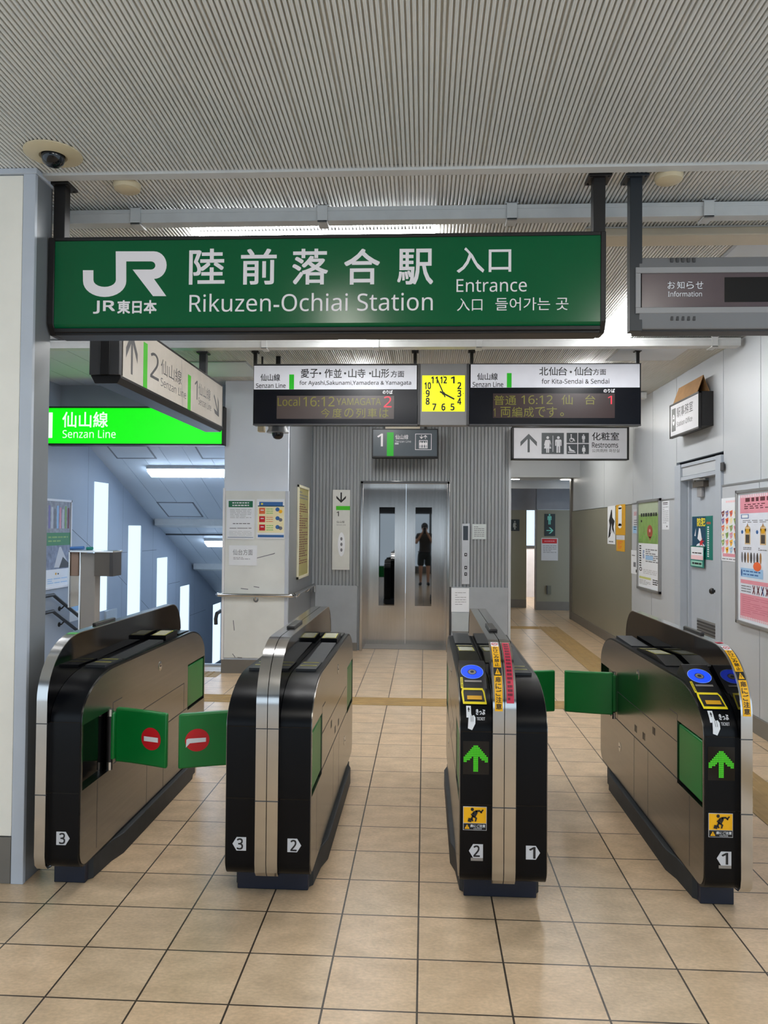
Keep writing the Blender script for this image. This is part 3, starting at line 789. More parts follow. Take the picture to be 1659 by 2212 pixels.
            if i == 0:
                m = MB()
                def g2(u, v, n_):
                    t = (u - .190) / L; y = hy + .03 + (ty - hy) * max(t, 0) ** 1.3 - th
                    return (X(u), y - n_ - .0005, v)
                S = Sheet(m, g2, None, .0012); c = .190 + L * .70 - (.0 if sgn > 0 else .0)
                S.ell(c - .05, .525, c + .05, .625, RED, 1, 32)
                if sgn > 0: S.poly([(c - .036, .563), (c + .036, .563), (c + .036, .584), (c - .036, .584)], PAPER, 2)
                else: S.poly([(c - .036, .584), (c - .036, .566), (c + .030, .563), (c + .046, .545), (c + .044, .580), (c + .038, .584)], PAPER, 2)
                m.build('no_entry_mark', fl, smooth=False, label='red disc with a white bar')
def gate(cx, sides, label, tags, fin_stickers):
    root = thing('ticket_gate', label, 'ticket gate', (cx, 4.03, 0), 'automatic ticket gates in a row')
    us = [s[0] for s in sides]
    x0 = cx - (.176 if -1 in us else .0); x1 = cx + (.176 if 1 in us else .0)
    m = MB()
    bx0, bx1 = x0 + (.026 if -1 in us else .014), x1 - (.026 if 1 in us else .014)
    m.box(bx0, bx1, 3.25, 4.86, 0, .112, NAVY)
    m.build('base', root, bevel=.004)
    for sgn, rd, op in sides:
        X = lambda u: cx + sgn * u
        m = MB()
        m.prism([(X(.14), 3.27), (X(.14), 4.80), (X(.176), 4.74), (X(.176), 4.70), (X(.196), 4.62), (X(.196), 3.56), (X(.176), 3.47), (X(.165), 3.30)], 0, .095, RUBBER, 'z')
        m.prism([(X(.14), 3.27), (X(.14), 4.80), (X(.170), 4.72), (X(.172), 3.47)], .09, .108, BFRAME, 'z')
        m.build('kick_rail', root, bevel=.004)
        make_side(root, cx, sgn, rd, op)
        # fin: steel edge band with a mirror-black cheek
        m = MB()
        outer = [(3.165, .104), (3.128, .110), (3.107, .132), (3.10, .17)] + fin_pts() + [(4.83, .88)]
        inner = [(3.167, .109), (3.131, .114), (3.111, .135), (3.104, .17)] + fin_pts(.004) + [(4.826, .88)]
        n = len(outer); vs = []
        for (o, q) in zip(outer, inner):
            vs += [(X(.0015), o[0], o[1]), (X(.046), o[0], o[1]), (X(.046), q[0], q[1]), (X(.0015), q[0], q[1])]
        fs = []
        for k in range(n - 1):
            o = 4 * k
            for e in range(4): fs.append((o + e, o + (e + 1) % 4, o + 4 + (e + 1) % 4, o + 4 + e))
        m.add(vs, fs, STEELV)
        m.prism([(3.103, .17), (3.13, .118), (3.16, .112), (3.16, .71), (3.103, .71)], X(.0015), X(.046), STEELV, 'x')
        for z in (ZS1, ZS2): m.box(X(.001), X(.047), 3.0992, 3.103, z - .002, z + .002, GAP)
        m.build('fin_band', root, label='polished steel band round the divider')
        m = MB(); m.prism([(3.16, .70)] + fin_pts(.004) + [(4.826, .80)], X(.002), X(.0445), PIANO, 'x'); m.build('fin_panel', root)
    # grip lamps on the top of the divider
    m = MB(); m.box(cx - (.02 if -1 in us else .0) , cx + (.02 if 1 in us else .0), 3.62, 3.86, 1.043, 1.058, BFRAME)
    m.build('sensor_cover', root, bevel=.006)
    for (sgn, u, right, num, lip) in tags: pentagon_tag(root, cx, sgn, u, .236, .056, .054, right, num, lip)
    for (x, kind) in fin_stickers:
        def fm(u, v, n):
            if v <= .80: y, z, a, b = 3.10, v, -1, 0
            else:
                t = min((v - .80) / .43 * PI / 2, PI / 2); y = 3.40 - .30 * math.cos(t); z = .80 + .245 * math.sin(t); a, b = -math.cos(t), math.sin(t)
            return (u, y + a * n, z + b * n)
        m = MB(); S = SubSheet(m, fm, None, .0011)
        if kind == 'yellow':
            a, b = x - .0155, x + .0155
            S.rect(a, .80, b, .955, YELLOW, 1); S.rect(a, .955, b, .995, INK, 1); S.rect(a, .995, b, 1.125, YELLOW, 1); S.rect(a, 1.125, b, 1.165, PAPER, 1)
            S.poly([(a + .004, .96), (b - .004, .96), (x, .99)], YELLOW, 2); S.rect(x - .0012, .966, x + .0012, .98, INK, 3)
            for k, ch in enumerate('扉にご注意'): S.text(ch, x - .011, .949 - k * .029, x + .011, .925 - k * .029, INK, 2, .015)
            for k, ch in enumerate('かけこみ禁止'): S.text(ch, x - .010, 1.120 - k * .0205, x + .010, 1.103 - k * .0205, INK, 2, .015)
            S.ring(x - .013, 1.132, x + .013, 1.158, .75, RED, 2); S.line(x - .009, 1.137, x + .009, 1.153, .003, RED, 3)
        elif kind == 'red':
            a, b = x - .0145, x + .0145
            S.rect(a, .835, b, 1.16, mat('sticker_red', (206, 50, 78), .4), 1); S.scribble(a + .005, .845, b - .005, 1.15, 17, MAROON, 2, .6, 2)
        else:
            a, b = x - .0145, x + .0145
            S.rect(a, 1.20, b, 1.30, mat('sticker_red', (206, 50, 78), .4), 1); S.scribble(a + .005, 1.21, b - .005, 1.29, 5, MAROON, 2, .6, 2)
        m.build('warning_sticker', root, smooth=False, label='%s warning sticker' % ('yellow' if kind == 'yellow' else 'red'))
gate(-1.583, [(1, False, ('out', 'in'))], 'half-width black and steel ticket gate beside the left pillar, numbered 3, green flap out', [(1, .108, True, '3', False)], [])
gate(-.627, [(-1, False, ('out', 'in')), (1, False, ('in', 'in'))], 'double ticket gate numbered 3 and 2 with plain black ends, second from the left', [(-1, .115, False, '3', False), (1, .110, True, '2', False)], [])
gate(.322, [(-1, True, ('in', 'in')), (1, False, ('in', 'out'))], 'double ticket gate numbered 2 and 1 with a green arrow on its left half', [(-1, .108, False, '2', True), (1, .118, True, '1', False)], [(.322 - .023, 'yellow'), (.322 + .023, 'red')])
gate(1.284, [(-1, True, ('in', 'out'))], 'half-width ticket gate numbered 1 with yellow slot and green arrow, nearest the right wall', [(-1, .100, False, '1', True)], [(1.284 - .023, 'yellow'), (1.284 - .023, 'redshort')])
#@@
# ================================================================== SIGNS
def ceiling_post(mb, x, y, z, m=BFRAME, w=.026, fl=.05):
    mb.box(x - w, x + w, y - w, y + w, z, 3.055, m); mb.box(x - fl, x + fl, y - fl, y + fl, 3.047, 3.059, m)
    for a in (-1, 1):
        for b in (-1, 1): mb.box(x + a * fl * .75 - .005, x + a * fl * .75 + .005, y + b * fl * .75 - .005, y + b * fl * .75 + .005, 3.043, 3.047, m)
# ---- main green entrance sign
YS = 3.33
a, b = at(105, 513, Y=YS), at(1309, 718, Y=YS)
zt = at(700, 506, Y=YS).z; zb = at(700, 719, Y=YS).z
xl, xr = a.x, b.x
t = thing('station_sign', 'long green hanging entrance sign with the white railway mark', 'sign', ((xl + xr) / 2, YS + .09, zb), None)
m = MB()
xl2, xr2 = xl + .028, xr - .022
prof = [(YS, zb + .045), (YS, zt), (YS + .14, zt), (YS + .14, zb + .045), (YS + .11, zb), (YS + .03, zb)]
m.prism(prof, xl, xl2, BFRAME, 'x'); m.prism(prof, xr2, xr, BFRAME, 'x')
m.box(xl2, xr2, YS, YS + .14, zt - .016, zt, BFRAME); m.box(xl2, xr2, YS + .02, YS + .13, zb, zb + .03, BFRAME)
m.box(xl2, xr2, YS + .12, YS + .14, zb + .03, zt - .016, BFRAME); m.box(xl2, xr2, YS + .004, YS + .03, zb + .01, zb + .028, BFRAME)
m.build('frame', t, bevel=.003)
m = MB()
m.box(xl2, xr2, YS + .006, YS + .03, zb + .045, zt - .016, GREENDK)
m.prism([(YS + .006, zb + .046), (YS + .03, zb + .046), (YS + .03, zb + .026), (YS + .018, zb + .026)], xl2, xr2, GREENDK, 'x')
S = Sheet(m, *planeY(YS + .006))
m.build('face', t, smooth=False)
m = MB(); S = Sheet(m, planeY(YS + .006)[0], planeY(YS + .006)[1])
def J(x, y): return (110 + x / 2.7197, 500 + y / 2.7197)
def arcp(cx, cy, rx, ry, a0, a1, n=10): return [J(cx + rx * math.cos(math.radians(a0 + (a1 - a0) * k / n)), cy - ry * math.sin(math.radians(a0 + (a1 - a0) * k / n))) for k in range(n + 1)]
P = [J(188, 228), J(250, 228)] + arcp(316, 286, 66, 40, 180, 360) + [J(381, 117)] + arcp(606, 198, 74, 81, 90, -90, 14) + [J(678, 380), J(600, 380), J(480, 224)] + arcp(588, 200, 26, 24, -90, 90, 8) + [J(443, 176)] + arcp(316, 292, 127, 93, 0, -180, 16)
S.poly(P, SIGNWHITE, 1)
m.build('logo', t, smooth=False)
def letters(name):
    global m, S
    m.build(name, t, smooth=False); m = MB(); S = Sheet(m, *planeY(YS + .006))
m = MB(); S = Sheet(m, *planeY(YS + .006))
for s_, q in (('JR', (202, 650, 248, 677)), ('東日本', (254, 649, 338, 677))): S.text(s_, *q, SIGNWHITE, 1, .03)
letters('company_name')
for k, ch in enumerate('陸前落合駅'):
    x0 = (409, 521, 632, 744, 859)[k]; S.text(ch, x0, 538, x0 + 76, 614, SIGNWHITE, 1, .014)
S.text('Rikuzen-Ochiai Station', 409, 631, 935, 674, SIGNWHITE, 1, .0)
letters('station_name')
S.text('入口', 987, 534, 1104, 589, SIGNWHITE, 1, .008); S.text('Entrance', 986, 602, 1138, 631, SIGNWHITE, 1, .0)
S.text('入口', 987, 644, 1042, 672, SIGNWHITE, 1, -.006); S.text('들어가는 곳', 1070, 642, 1228, 671, SIGNWHITE, 1, -.01)
m.build('entrance_lettering', t, smooth=False)
for px in (134, 1292):
    m = MB(); ceiling_post(m, at(px, 450, Y=3.385).x, 3.385, zt - .002); m.build('hanger', t, bevel=.002)

# ---- information display on the right
YI = 3.36
a, b = at(1371, 556, Y=YI), at(1820, 716, Y=YI)
zt, zb = at(1450, 552, Y=YI).z, at(1450, 713, Y=YI).z
t = thing('information_display', 'grey hanging information display cut off by the right edge', 'display', ((a.x + b.x) / 2, YI + .1, zb))
m = MB()
m.box(a.x + .012, b.x, YI + .03, YI + .11, zb, zt, DARK); m.box(a.x + .012, b.x, YI + .012, YI + .05, zb + .008, zt - .004, GREYBOX)
m.build('casing', t, bevel=.004)
m = MB()
zi, zj = at(1450, 590, Y=YI).z, at(1450, 664, Y=YI).z
x1 = at(1384, 600, Y=YI).x
m.prism([(YI + .012, zt - .006), (YI + .03, zt - .006), (YI + .03, zi + .024), (YI - .002, zi + .024)], a.x + .02, b.x, GREYBOX, 'x'); m.prism([(YI - .002, zj - .024), (YI + .03, zj - .024), (YI + .03, zb + .012), (YI + .012, zb + .012)], a.x + .02, b.x, GREYBOX, 'x')
m.box(x1 - .022, b.x, YI - .004, YI + .03, zi, zi + .026, GREYBOX2); m.box(x1 - .022, b.x, YI - .004, YI + .03, zj - .026, zj, GREYBOX2); m.box(x1 - .022, x1, YI - .004, YI + .03, zj, zi, GREYBOX2)
for (px, py) in ((1452, 561), (1464, 561), (1476, 561), (1488, 561), (1500, 561)):
    for dz in (0, 126):
        p = at(px, py + dz, Y=YI); m.box(p.x - .006, p.x + .006, YI + .001, YI + .02, p.z - .010, p.z + .010, DARK)
m.build('bezel', t, bevel=.002)
m = MB(); m.box(x1, b.x, YI + .004, YI + .03, zj, zi, PURPLE)
S = Sheet(m, *planeY(YI + .004)); S.rect(1565, 599, 1820, 651, mat('screen_off', (8, 6, 8), .2), 1)
for k, ch in enumerate('お知らせ'): S.text(ch, 1442 + k * 20.3, 608, 1458 + k * 20.3, 624, PAPER, 2, .0)
S.text('Information', 1443, 629, 1516, 641, PAPER, 2, -.004)
m.build('panel', t, smooth=False)
m = MB(); ceiling_post(m, at(1371, 450, Y=3.39).x, 3.39, zb - .002, mat('navy_post', (28, 36, 44), .4), .026); m.build('hanger', t, bevel=.002)

# ---- oblique platform sign (faces the corridor)
XO = -1.868
ya, yb = 4.60, 7.02; zt, zb = 2.825, 2.425
t = thing('platform_sign', 'white platform sign seen at an angle with arrows to platforms 2 and 1', 'sign', (XO - .09, (ya + yb) / 2, zb))
m = MB()
m.box(XO - .187, XO, ya, ya + .06, zb + .02, zt, DARK); m.box(XO - .187, XO, yb - .03, yb, zb, zt, BFRAME)
m.box(XO - .187, XO - .012, ya + .0, yb, zt - .015, zt, BFRAME); m.prism([(XO - .187, zb + .02), (XO - .16, zb - .03), (XO - .02, zb - .03), (XO + .003, zb + .004), (XO + .003, zb + .02)], ya + .02, yb, BFRAME, 'y'); m.box(XO - .187, XO - .17, ya + .06, yb, zb, zt, BFRAME)
m.box(XO - .12, XO - .06, ya - .004, ya + .02, zb + .02, zt, BFRAME); m.box(XO - .006, XO + .002, ya + .06, yb - .03, zt - .016, zt, BFRAME)
m.build('frame', t, bevel=.003)
m = MB(); m.box(XO - .02, XO, ya + .04, yb - .03, zb + .02, zt - .012, OFFWHITE)
f, px = planeXl(XO); S = Sheet(m, f, px)
U = Sheet(m, f, None)
GR = mat('arrow_grey', (84, 84, 86), .4)
U.arrow(4.80, 2.62, .27, GR, 0, 1, .11, .36)
U.rect(5.00, 2.435, 5.075, 2.745, LINEG, 1); S.line(392, 778, 394, 880, .006, INKG)
U.text('2', 5.13, 2.715, 5.30, 2.535, GR, 1, -.01); U.text('仙山線', 5.34, 2.71, 5.80, 2.60, GR, 1, .0); U.text('Senzan Line', 5.34, 2.575, 5.92, 2.515, GR, 1)
U.rect(5.96, 2.435, 6.04, 2.72, LINEG, 1); U.text('1', 6.14, 2.715, 6.22, 2.56, GR, 1); U.text('仙山線', 6.25, 2.71, 6.60, 2.61, GR, 1); U.text('Senzan Line', 6.25, 2.59, 6.63, 2.53, GR, 1)
U.arrow(6.80, 2.60, .24, GR, PI * .75, 1, .11, .36)
m.build('face', t, smooth=False)
for y in (4.85, 6.70):
    m = MB(); ceiling_post(m, XO - .094, y, zt - .004, DARK, .03, .05); m.build('hanger', t)

# ---- lit green line sign over the stairs
YG = 7.90
a, b = at(484, 878, Y=YG), at(484, 962, Y=YG)
t = thing('line_sign', 'lit bright green line sign across the top of the stairs', 'sign', (-3.05, YG + .08, b.z))
m = MB(); zt, zb = a.z, b.z
m.box(-3.99, -2.09, YG + .03, YG + .15, zb, zt, BFRAME); m.box(-3.99, -2.09, YG, YG + .04, zt - .016, zt, BFRAME); m.box(-3.99, -2.09, YG, YG + .04, zb, zb + .016, BFRAME); m.box(-2.112, -2.09, YG, YG + .04, zb, zt, BFRAME); m.box(-3.99, -3.97, YG, YG + .04, zb, zt, BFRAME)
m.build('frame', t, bevel=.002)
m = MB(); m.box(-3.97, -2.112, YG + .008, YG + .03, zb + .016, zt - .016, LITGREEN)
S = Sheet(m, *planeY(YG + .008)); S.text('仙山線', 135, 890, 233, 923, LITTEXT, 1, .012); S.text('Senzan Line', 135, 929, 250, 946, LITTEXT, 1, .0); S.rect(100, 891, 113, 946, LITTEXT, 1)
m.build('face', t, smooth=False)

# ---- departure boards and clock
YL = 6.60
zt, zb = at(700, 786, Y=YL).z, at(700, 918, Y=YL).z
def board(x0, x1, label):
    t = thing('departure_board', label, 'departure board', ((x0 + x1) / 2, YL + .1, zb), 'train departure boards over the gates')
    m = MB(); m.box(x0, x1, YL + .004, YL + .11, zb, zt, BOARD); m.box(x0, x1, YL - .002, YL + .02, zt - .008, zt, DARK); m.box(x0, x1, YL - .002, YL + .02, zb - .003, zb + .01, DARK)
    m.build('casing', t, bevel=.002)
    return t
f, px = planeY(YL + .003)
xa, xb = at(547, 850, Y=YL).x, at(902, 850, Y=YL).x
t = board(xa, xb, 'black departure board on the left showing Local 16:12 Yamagata 2')
m = MB(); S = Sheet(m, f, px); S.rect(549, 790, 900, 841, LITWHITE, 1)
S.text('仙山線', 563, 808, 605, 823, INK, 2, .012); S.text('Senzan Line', 553, 828, 617, 838, INK, 2, .012); S.rect(625, 809, 635, 841, LINEE, 2)
for k, ch in enumerate('愛子・作並・山寺・山形'):
    if ch == '・': S.ell(650 + k * 18.0 + 3, 804, 650 + k * 18.0 + 8, 809, INK, 2, 10)
xq = 650
for ch in '愛子・作並・山寺・山形':
    if ch == '・': xq += 12
    else: S.text(ch, xq, 797, xq + 17.5, 816, INK, 2, .012); xq += 19.6
S.text('方面', 844, 801, 873, 815, INK, 2, .012)
S.text('for Ayashi,Sakunami,Yamadera & Yamagata', 647, 822, 888, 834, INK, 2, .012)
m.build('header', t, smooth=False)
m = MB(); S = Sheet(m, f, px); S.rect(598, 855, 851, 905, LEDBG, 1)
S.text('のりば', 827, 843, 848, 851, WHITE, 1, .02)
S.text('Local', 600, 858, 648, 877, LEDA, 2); S.text('16:12', 655, 857, 723, 878, LEDA, 2); S.text('YAMAGATA', 727, 860, 823, 875, LEDA, 2); S.text('2', 829, 856, 846, 880, LEDR, 2)
for k, ch in enumerate('今度の列車は'): S.text(ch, 693 + k * 25.3, 882, 713 + k * 25.3, 902, LEDA, 2)
m.build('led_panel', t, smooth=False)
for q in (552, 897):
    m = MB(); ceiling_post(m, at(q, 770, Y=YL + .06).x, YL + .06, zt - .004, BFRAME, .014, .03); m.build('hanger', t)
xa2, xb2 = at(1014, 850, Y=YL).x, at(1385, 850, Y=YL).x
t = board(xa2, xb2, 'black departure board on the right showing 16:12 Sendai 1')
m = MB(); S = Sheet(m, f, px); S.rect(1017, 787, 1382, 837, LITWHITE, 1)
S.text('仙山線', 1031, 806, 1075, 821, INK, 2, .012); S.text('Senzan Line', 1021, 825, 1087, 836, INK, 2, .012); S.rect(1095, 806, 1105, 837, LINEE, 2)
xq = 1165
for ch in '北仙台・仙台':
    if ch == '・': S.ell(xq + 4, 801, xq + 9, 806, INK, 2, 10); xq += 14
    else: S.text(ch, xq, 793, xq + 19, 811, INK, 2, .012); xq += 20.5
S.text('方面', 1281, 797, 1309, 810, INK, 2, .012); S.text('for Kita-Sendai & Sendai', 1170, 818, 1316, 829, INK, 2, .012)
m.build('header', t, smooth=False)
m = MB(); S = Sheet(m, f, px); S.rect(1065, 850, 1328, 903, LEDBG2, 1); S.text('のりば', 1304, 840, 1328, 848, WHITE, 1, .02)
S.text('普通', 1067, 854, 1115, 875, LEDA, 2); S.text('16:12', 1126, 854, 1194, 873, LEDA, 2); S.text('仙', 1213, 853, 1237, 874, LEDA, 2); S.text('台', 1264, 853, 1286, 874, LEDA, 2); S.text('1', 1313, 855, 1322, 873, LEDR, 2)
S.text('1', 1066, 882, 1070, 900, LEDA, 2)
for k, ch in enumerate('両編成です'): S.text(ch, 1081 + k * 25, 879, 1103 + k * 25, 901, LEDA, 2)
S.ring(1210, 891, 1218, 899, .6, LEDA, 2, 12)
m.build('led_panel', t, smooth=False)
for q in (1019, 1377):
    m = MB(); ceiling_post(m, at(q, 770, Y=YL + .06).x, YL + .06, zt - .004, BFRAME, .014, .03); m.build('hanger', t)
xc0, xc1 = xb + .002, xa2 - .002
t = thing('clock', 'square yellow clock in a grey housing between the departure boards', 'clock', ((xc0 + xc1) / 2, YL + .1, zb))
m = MB(); m.box(xc0, xc1, YL + .006, YL + .11, zb, zt, GREYBOX)
for q in (xc0, xc1 - .02): m.box(q, q + .02, YL - .003, YL + .05, zb, zt, DARK)
m.build('housing', t, bevel=.003)
m = MB(); S = Sheet(m, *planeY(YL + .005)); S.rect(912, 811, 1004, 889, CLOCKY, 1)
(cu, cv), (cu2, _) = S.c(958, 850), S.c(1003, 850); R = cu2 - cu
U = Sheet(m, planeY(YL + .005)[0], None)
for h in range(1, 13):
    an = h * PI / 6; k = .76 / max(abs(math.sin(an)), abs(math.cos(an))) if h % 3 else .76
    k = min(k, .92) if h % 3 else k
    px_, pz_ = cu + R * k * math.sin(an), cv + R * .86 * k * math.cos(an); w = .030 if h < 10 else .052
    U.text(str(h), px_ - w / 2, pz_ + .028, px_ + w / 2, pz_ - .028, INK, 2, .04)
    U.ell(cu + R * .95 * math.sin(an) * min(1, k / .76) - .004, cv + R * .83 * min(1, k / .76) * math.cos(an) - .004, cu + R * .95 * math.sin(an) * min(1, k / .76) + .004, cv + R * .83 * min(1, k / .76) * math.cos(an) + .004, INK, 2, 8)
m.build('dial', t, smooth=False)
m = MB(); U = Sheet(m, planeY(YL + .003)[0], None)
for deg, L, w in ((118, .105, .014), (336, .135, .010)):
    an = math.radians(deg); U.line(cu - .035 * math.sin(an), cv - .035 * math.cos(an), cu + L * math.sin(an), cv + L * math.cos(an), w, INK, 1)
U.ell(cu - .013, cv - .013, cu + .013, cv + .013, INK, 2, 14)
m.build('hands', t, smooth=False)

# ---- hanging elevator sign, restroom sign, station office sign
YE = 9.30
a, b = at(804, 926, Y=YE), at(946, 989, Y=YE)
t = thing('elevator_sign', 'small dark grey hanging sign with elevator symbol and platform 1', 'sign', ((a.x + b.x) / 2, YE + .08, b.z))
m = MB(); m.box(a.x, b.x, YE + .01, YE + .16, b.z, a.z, BFRAME); m.box(a.x, b.x, YE, YE + .03, b.z, b.z + .02, BFRAME); m.box(a.x, b.x, YE, YE + .03, a.z - .012, a.z, BFRAME); m.box((a.x + b.x) / 2 - .24, (a.x + b.x) / 2 + .18, YE + .02, YE + .12, a.z, a.z + .028, BEIGEL)
for q in (a.x + .15, b.x - .15): m.box(q - .015, q + .015, YE + .07, YE + .1, a.z, 3.058, BFRAME)
m.build('frame', t, bevel=.002)
m = MB(); m.box(a.x + .012, b.x - .012, YE + .004, YE + .02, b.z + .02, a.z - .012, SLATE)
S = Sheet(m, *planeY(YE + .004)); S.text('1', 815, 937, 827, 964, SIGNWHITE, 1, .01); S.rect(836, 934, 850, 986, LINEE, 1); S.text('仙山線', 854, 939, 882, 949, SIGNWHITE, 1); S.text('Senzan Line', 854, 951, 888, 956, PAPERG, 1); S.rect(853, 957, 861, 960, PAPERG, 1)
(q0, r0), (q1, r1) = S.c(897, 937), S.c(932, 972); U = Sheet(m, planeY(YE + .004)[0], None)
U.frame(q0, r1, q1, r0, .006, SIGNWHITE, 1); w = q1 - q0
U.frame(q0 + w * .24, r1 + w * .10, q0 + w * .76, r1 + w * .60, .007, SIGNWHITE, 1)
U.arrow(q0 + w * .38, r1 + w * .80, w * .24, SIGNWHITE, PI, 1); U.arrow(q0 + w * .62, r1 + w * .80, w * .24, SIGNWHITE, 0, 1)
for k in range(3): U.person(q0 + w * (.35 + k * .15), r1 + w * .14, w * .38, SIGNWHITE, False, 1)
m.build('face', t, smooth=False)

YR = 9.40
a, b = at(1106, 920, Y=YR), at(1359, 993, Y=YR)
t = thing('restroom_sign', 'white hanging restroom sign with up arrow and pictograms', 'sign', ((a.x + b.x) / 2, YR + .08, b.z))
m = MB(); zt, zb = at(1230, 922, Y=YR).z, at(1230, 993, Y=YR).z
m.box(a.x, b.x, YR + .02, YR + .14, zb, zt, BFRAME)
for q in ((a.x, a.x + .024), (b.x - .024, b.x)): m.box(q[0], q[1], YR, YR + .03, zb, zt, BFRAME)
m.box(a.x, b.x, YR, YR + .03, zb, zb + .014, BFRAME); m.box(a.x, b.x, YR, YR + .03, zt - .014, zt, BFRAME)
for q in (a.x + .2, b.x - .2): m.box(q - .015, q + .015, YR + .07, YR + .1, zt, 3.058, BFRAME)
m.build('frame', t, bevel=.002)
m = MB(); m.box(a.x + .024, b.x - .024, YR + .006, YR + .03, zb + .014, zt - .014, LITGREY)
S = Sheet(m, *planeY(YR + .006)); U = Sheet(m, planeY(YR + .006)[0], None)
p = S.c(1142, 957); U.arrow(p[0], p[1], .225, SLATEDK, 0, 1, .12, .44)
S.rect(1170, 935, 1218, 981, SLATEDK, 1); p = S.c(1183, 978); U.person(p[0], p[1], .20, LITGREY, True); p = S.c(1206, 978); U.person(p[0], p[1], .20, LITGREY, False); S.line(1194.5, 941, 1194.5, 976, .006, LITGREY, 2)
for (x, y) in ((1224, 935), (1249, 935), (1224, 959), (1249, 959)): S.rect(x, y, x + 23, y + 22, SLATEDK, 1)
p = S.c(1260.5, 956); U.person(p[0], p[1], .10, LITGREY); p = S.c(1261, 980); U.person(p[0], p[1], .10, LITGREY, True)
p = S.c(1235, 952); U.ring(p[0] - .028, p[1] - .016, p[0] + .022, p[1] + .034, .72, LITGREY, 2, 18); U.poly([(p[0] - .012, p[1] + .06), (p[0] - .002, p[1] + .06), (p[0], p[1] + .03), (p[0] + .025, p[1] + .028), (p[0] + .04, p[1] - .005), (p[0] + .03, p[1] - .008), (p[0] + .016, p[1] + .016), (p[0] - .012, p[1] + .018)], LITGREY, 3); U.ell(p[0] - .016, p[1] + .062, p[0] + .002, p[1] + .08, LITGREY, 3, 12)
p = S.c(1235, 976); U.poly([(p[0] - .045, p[1] - .01), (p[0] + .045, p[1] - .01), (p[0] + .045, p[1]), (p[0] - .045, p[1])], LITGREY, 2); U.poly([(p[0] - .03, p[1] + .01), (p[0] + .03, p[1] + .004), (p[0] + .036, p[1] + .014), (p[0] + .0, p[1] + .026), (p[0] - .022, p[1] + .055), (p[0] - .034, p[1] + .046)], LITGREY, 2); U.ell(p[0] - .04, p[1] + .05, p[0] - .02, p[1] + .07, LITGREY, 2, 12)
S.text('化粧室', 1279, 934, 1337, 951, INK, 1, .012); S.text('Restrooms', 1279, 956, 1335, 967, INK, 1, .012); S.text('公共厕所 화장실', 1279, 970, 1338, 977, INK, 1, -.004)
m.build('face', t, smooth=False)

XS = 2.387
pa, pb = at(1446, 900, X=XS), at(1509, 880, X=XS)
y0, y1 = pb.y, pa.y; zt, zb = at(1508, 845, X=XS).z, at(1508, 922, X=XS).z
t = thing('station_office_sign', 'black boxed white sign mounted on the right wall above the office door', 'sign', (XS + .13, (y0 + y1) / 2, zb))
m = MB(); m.box(XS + .02, RX + .011, y0, y1, zb + .01, zt, BFRAME)
m.box(XS, XS + .03, y0, y0 + .012, zb, zt, BFRAME); m.box(XS, XS + .03, y1 - .025, y1, zb, zt, BFRAME); m.box(XS, XS + .03, y0, y1, zt - .018, zt, BFRAME); m.box(XS, XS + .03, y0, y1, zb - .015, zb + .004, BFRAME)
m.build('casing', t, bevel=.003)
m = MB(); m.box(XS + .004, XS + .02, y0 + .012, y1 - .025, zb + .004, zt - .018, LITGREY)
U = Sheet(m, planeXr(XS + .004)[0], None); L = y1 - y0
u0 = -y1 + .06; h = zt - zb
U.rect(u0, zb + h * .14, u0 + .12, zb + h * .84, SLATEDK, 1); U.ell(u0 + .025, zb + h * .32, u0 + .095, zb + h * .66, LITGREY, 2, 20); U.rect(u0 + .035, zb + h * .44, u0 + .085, zb + h * .52, SLATEDK, 3); U.rect(u0 + .05, zb + h * .56, u0 + .07, zb + h * .6, SLATEDK, 3)
U.text('駅事務室', u0 + .15, zb + h * .82, u0 + .15 + L * .55, zb + h * .52, INK, 1, .0); U.text('Station Office', u0 + .15, zb + h * .40, u0 + .15 + L * .53, zb + h * .24, INK, 1, .0)
m.build('face', t, smooth=False)
# folded cardboard resting on the office sign
m = MB(); yc0, yc1 = y0 + .05, y1 - .10
m.prism([(XS + .004, zt + .001), (XS + .009, zt + .001), (XS + .062, zt + .15), (XS + .058, zt + .152)], yc0, yc1, CARD, 'y'); m.prism([(XS + .058, zt + .152), (XS + .062, zt + .15), (XS + .110, zt + .001), (XS + .115, zt + .001)], yc0, yc1, CARD, 'y')
m.build('cardboard', label='folded brown cardboard tent resting on top of the station office sign', cat='cardboard', smooth=False)

# ================================================================== CEILING THINGS
def raceway(y, x0, x1, brs, label, endcap, dp):
    t = thing('cable_raceway', label, 'cable raceway', ((x0 + x1) / 2, y + .04, 2.985), 'white cable raceways under the ceiling')
    m = MB(); m.box(x0, x1, y, y + dp, 2.985, 3.05, RACE); m.box(x0, x1, y - .003, y + .002, 3.03, 3.05, RACE)
    if endcap: m.box(x1 - .004, x1 + .002, y + .004, y + dp - .004, 2.989, 3.046, BFRAME)
    m.build('duct', t, bevel=.003)
    for bx in brs:
        m = MB(); w = .024
        m.box(bx - w, bx + w, y - .012, y - .002, 2.975, 3.058, RACE); m.box(bx - w, bx + w, y - .012, y + dp + .012, 2.975, 2.984, RACE); m.box(bx - w * 1.3, bx + w * 1.3, y - .012, y - .001, 3.052, 3.058, RACE); m.box(bx - w * .5, bx + w * .5, y + dp + .002, y + dp + .012, 2.975, 3.058, RACE)
        m.build('bracket', t, bevel=.002)
raceway(3.63, -3.6, 2.48, [at(q, 460, Y=3.62).x for q in (292, 696, 1106, 1532)], 'white cable raceway crossing the ceiling just behind the green sign', False, .066)
raceway(6.20, -3.6, 2.48, [at(q, 742, Y=6.19).x for q in (570, 812, 1035, 1545)], 'white cable raceway crossing the ceiling in front of the departure boards', True, .10)
raceway(8.65, -1.40, 2.44, [], 'short end of a white cable raceway beside the right departure board', True, .09)
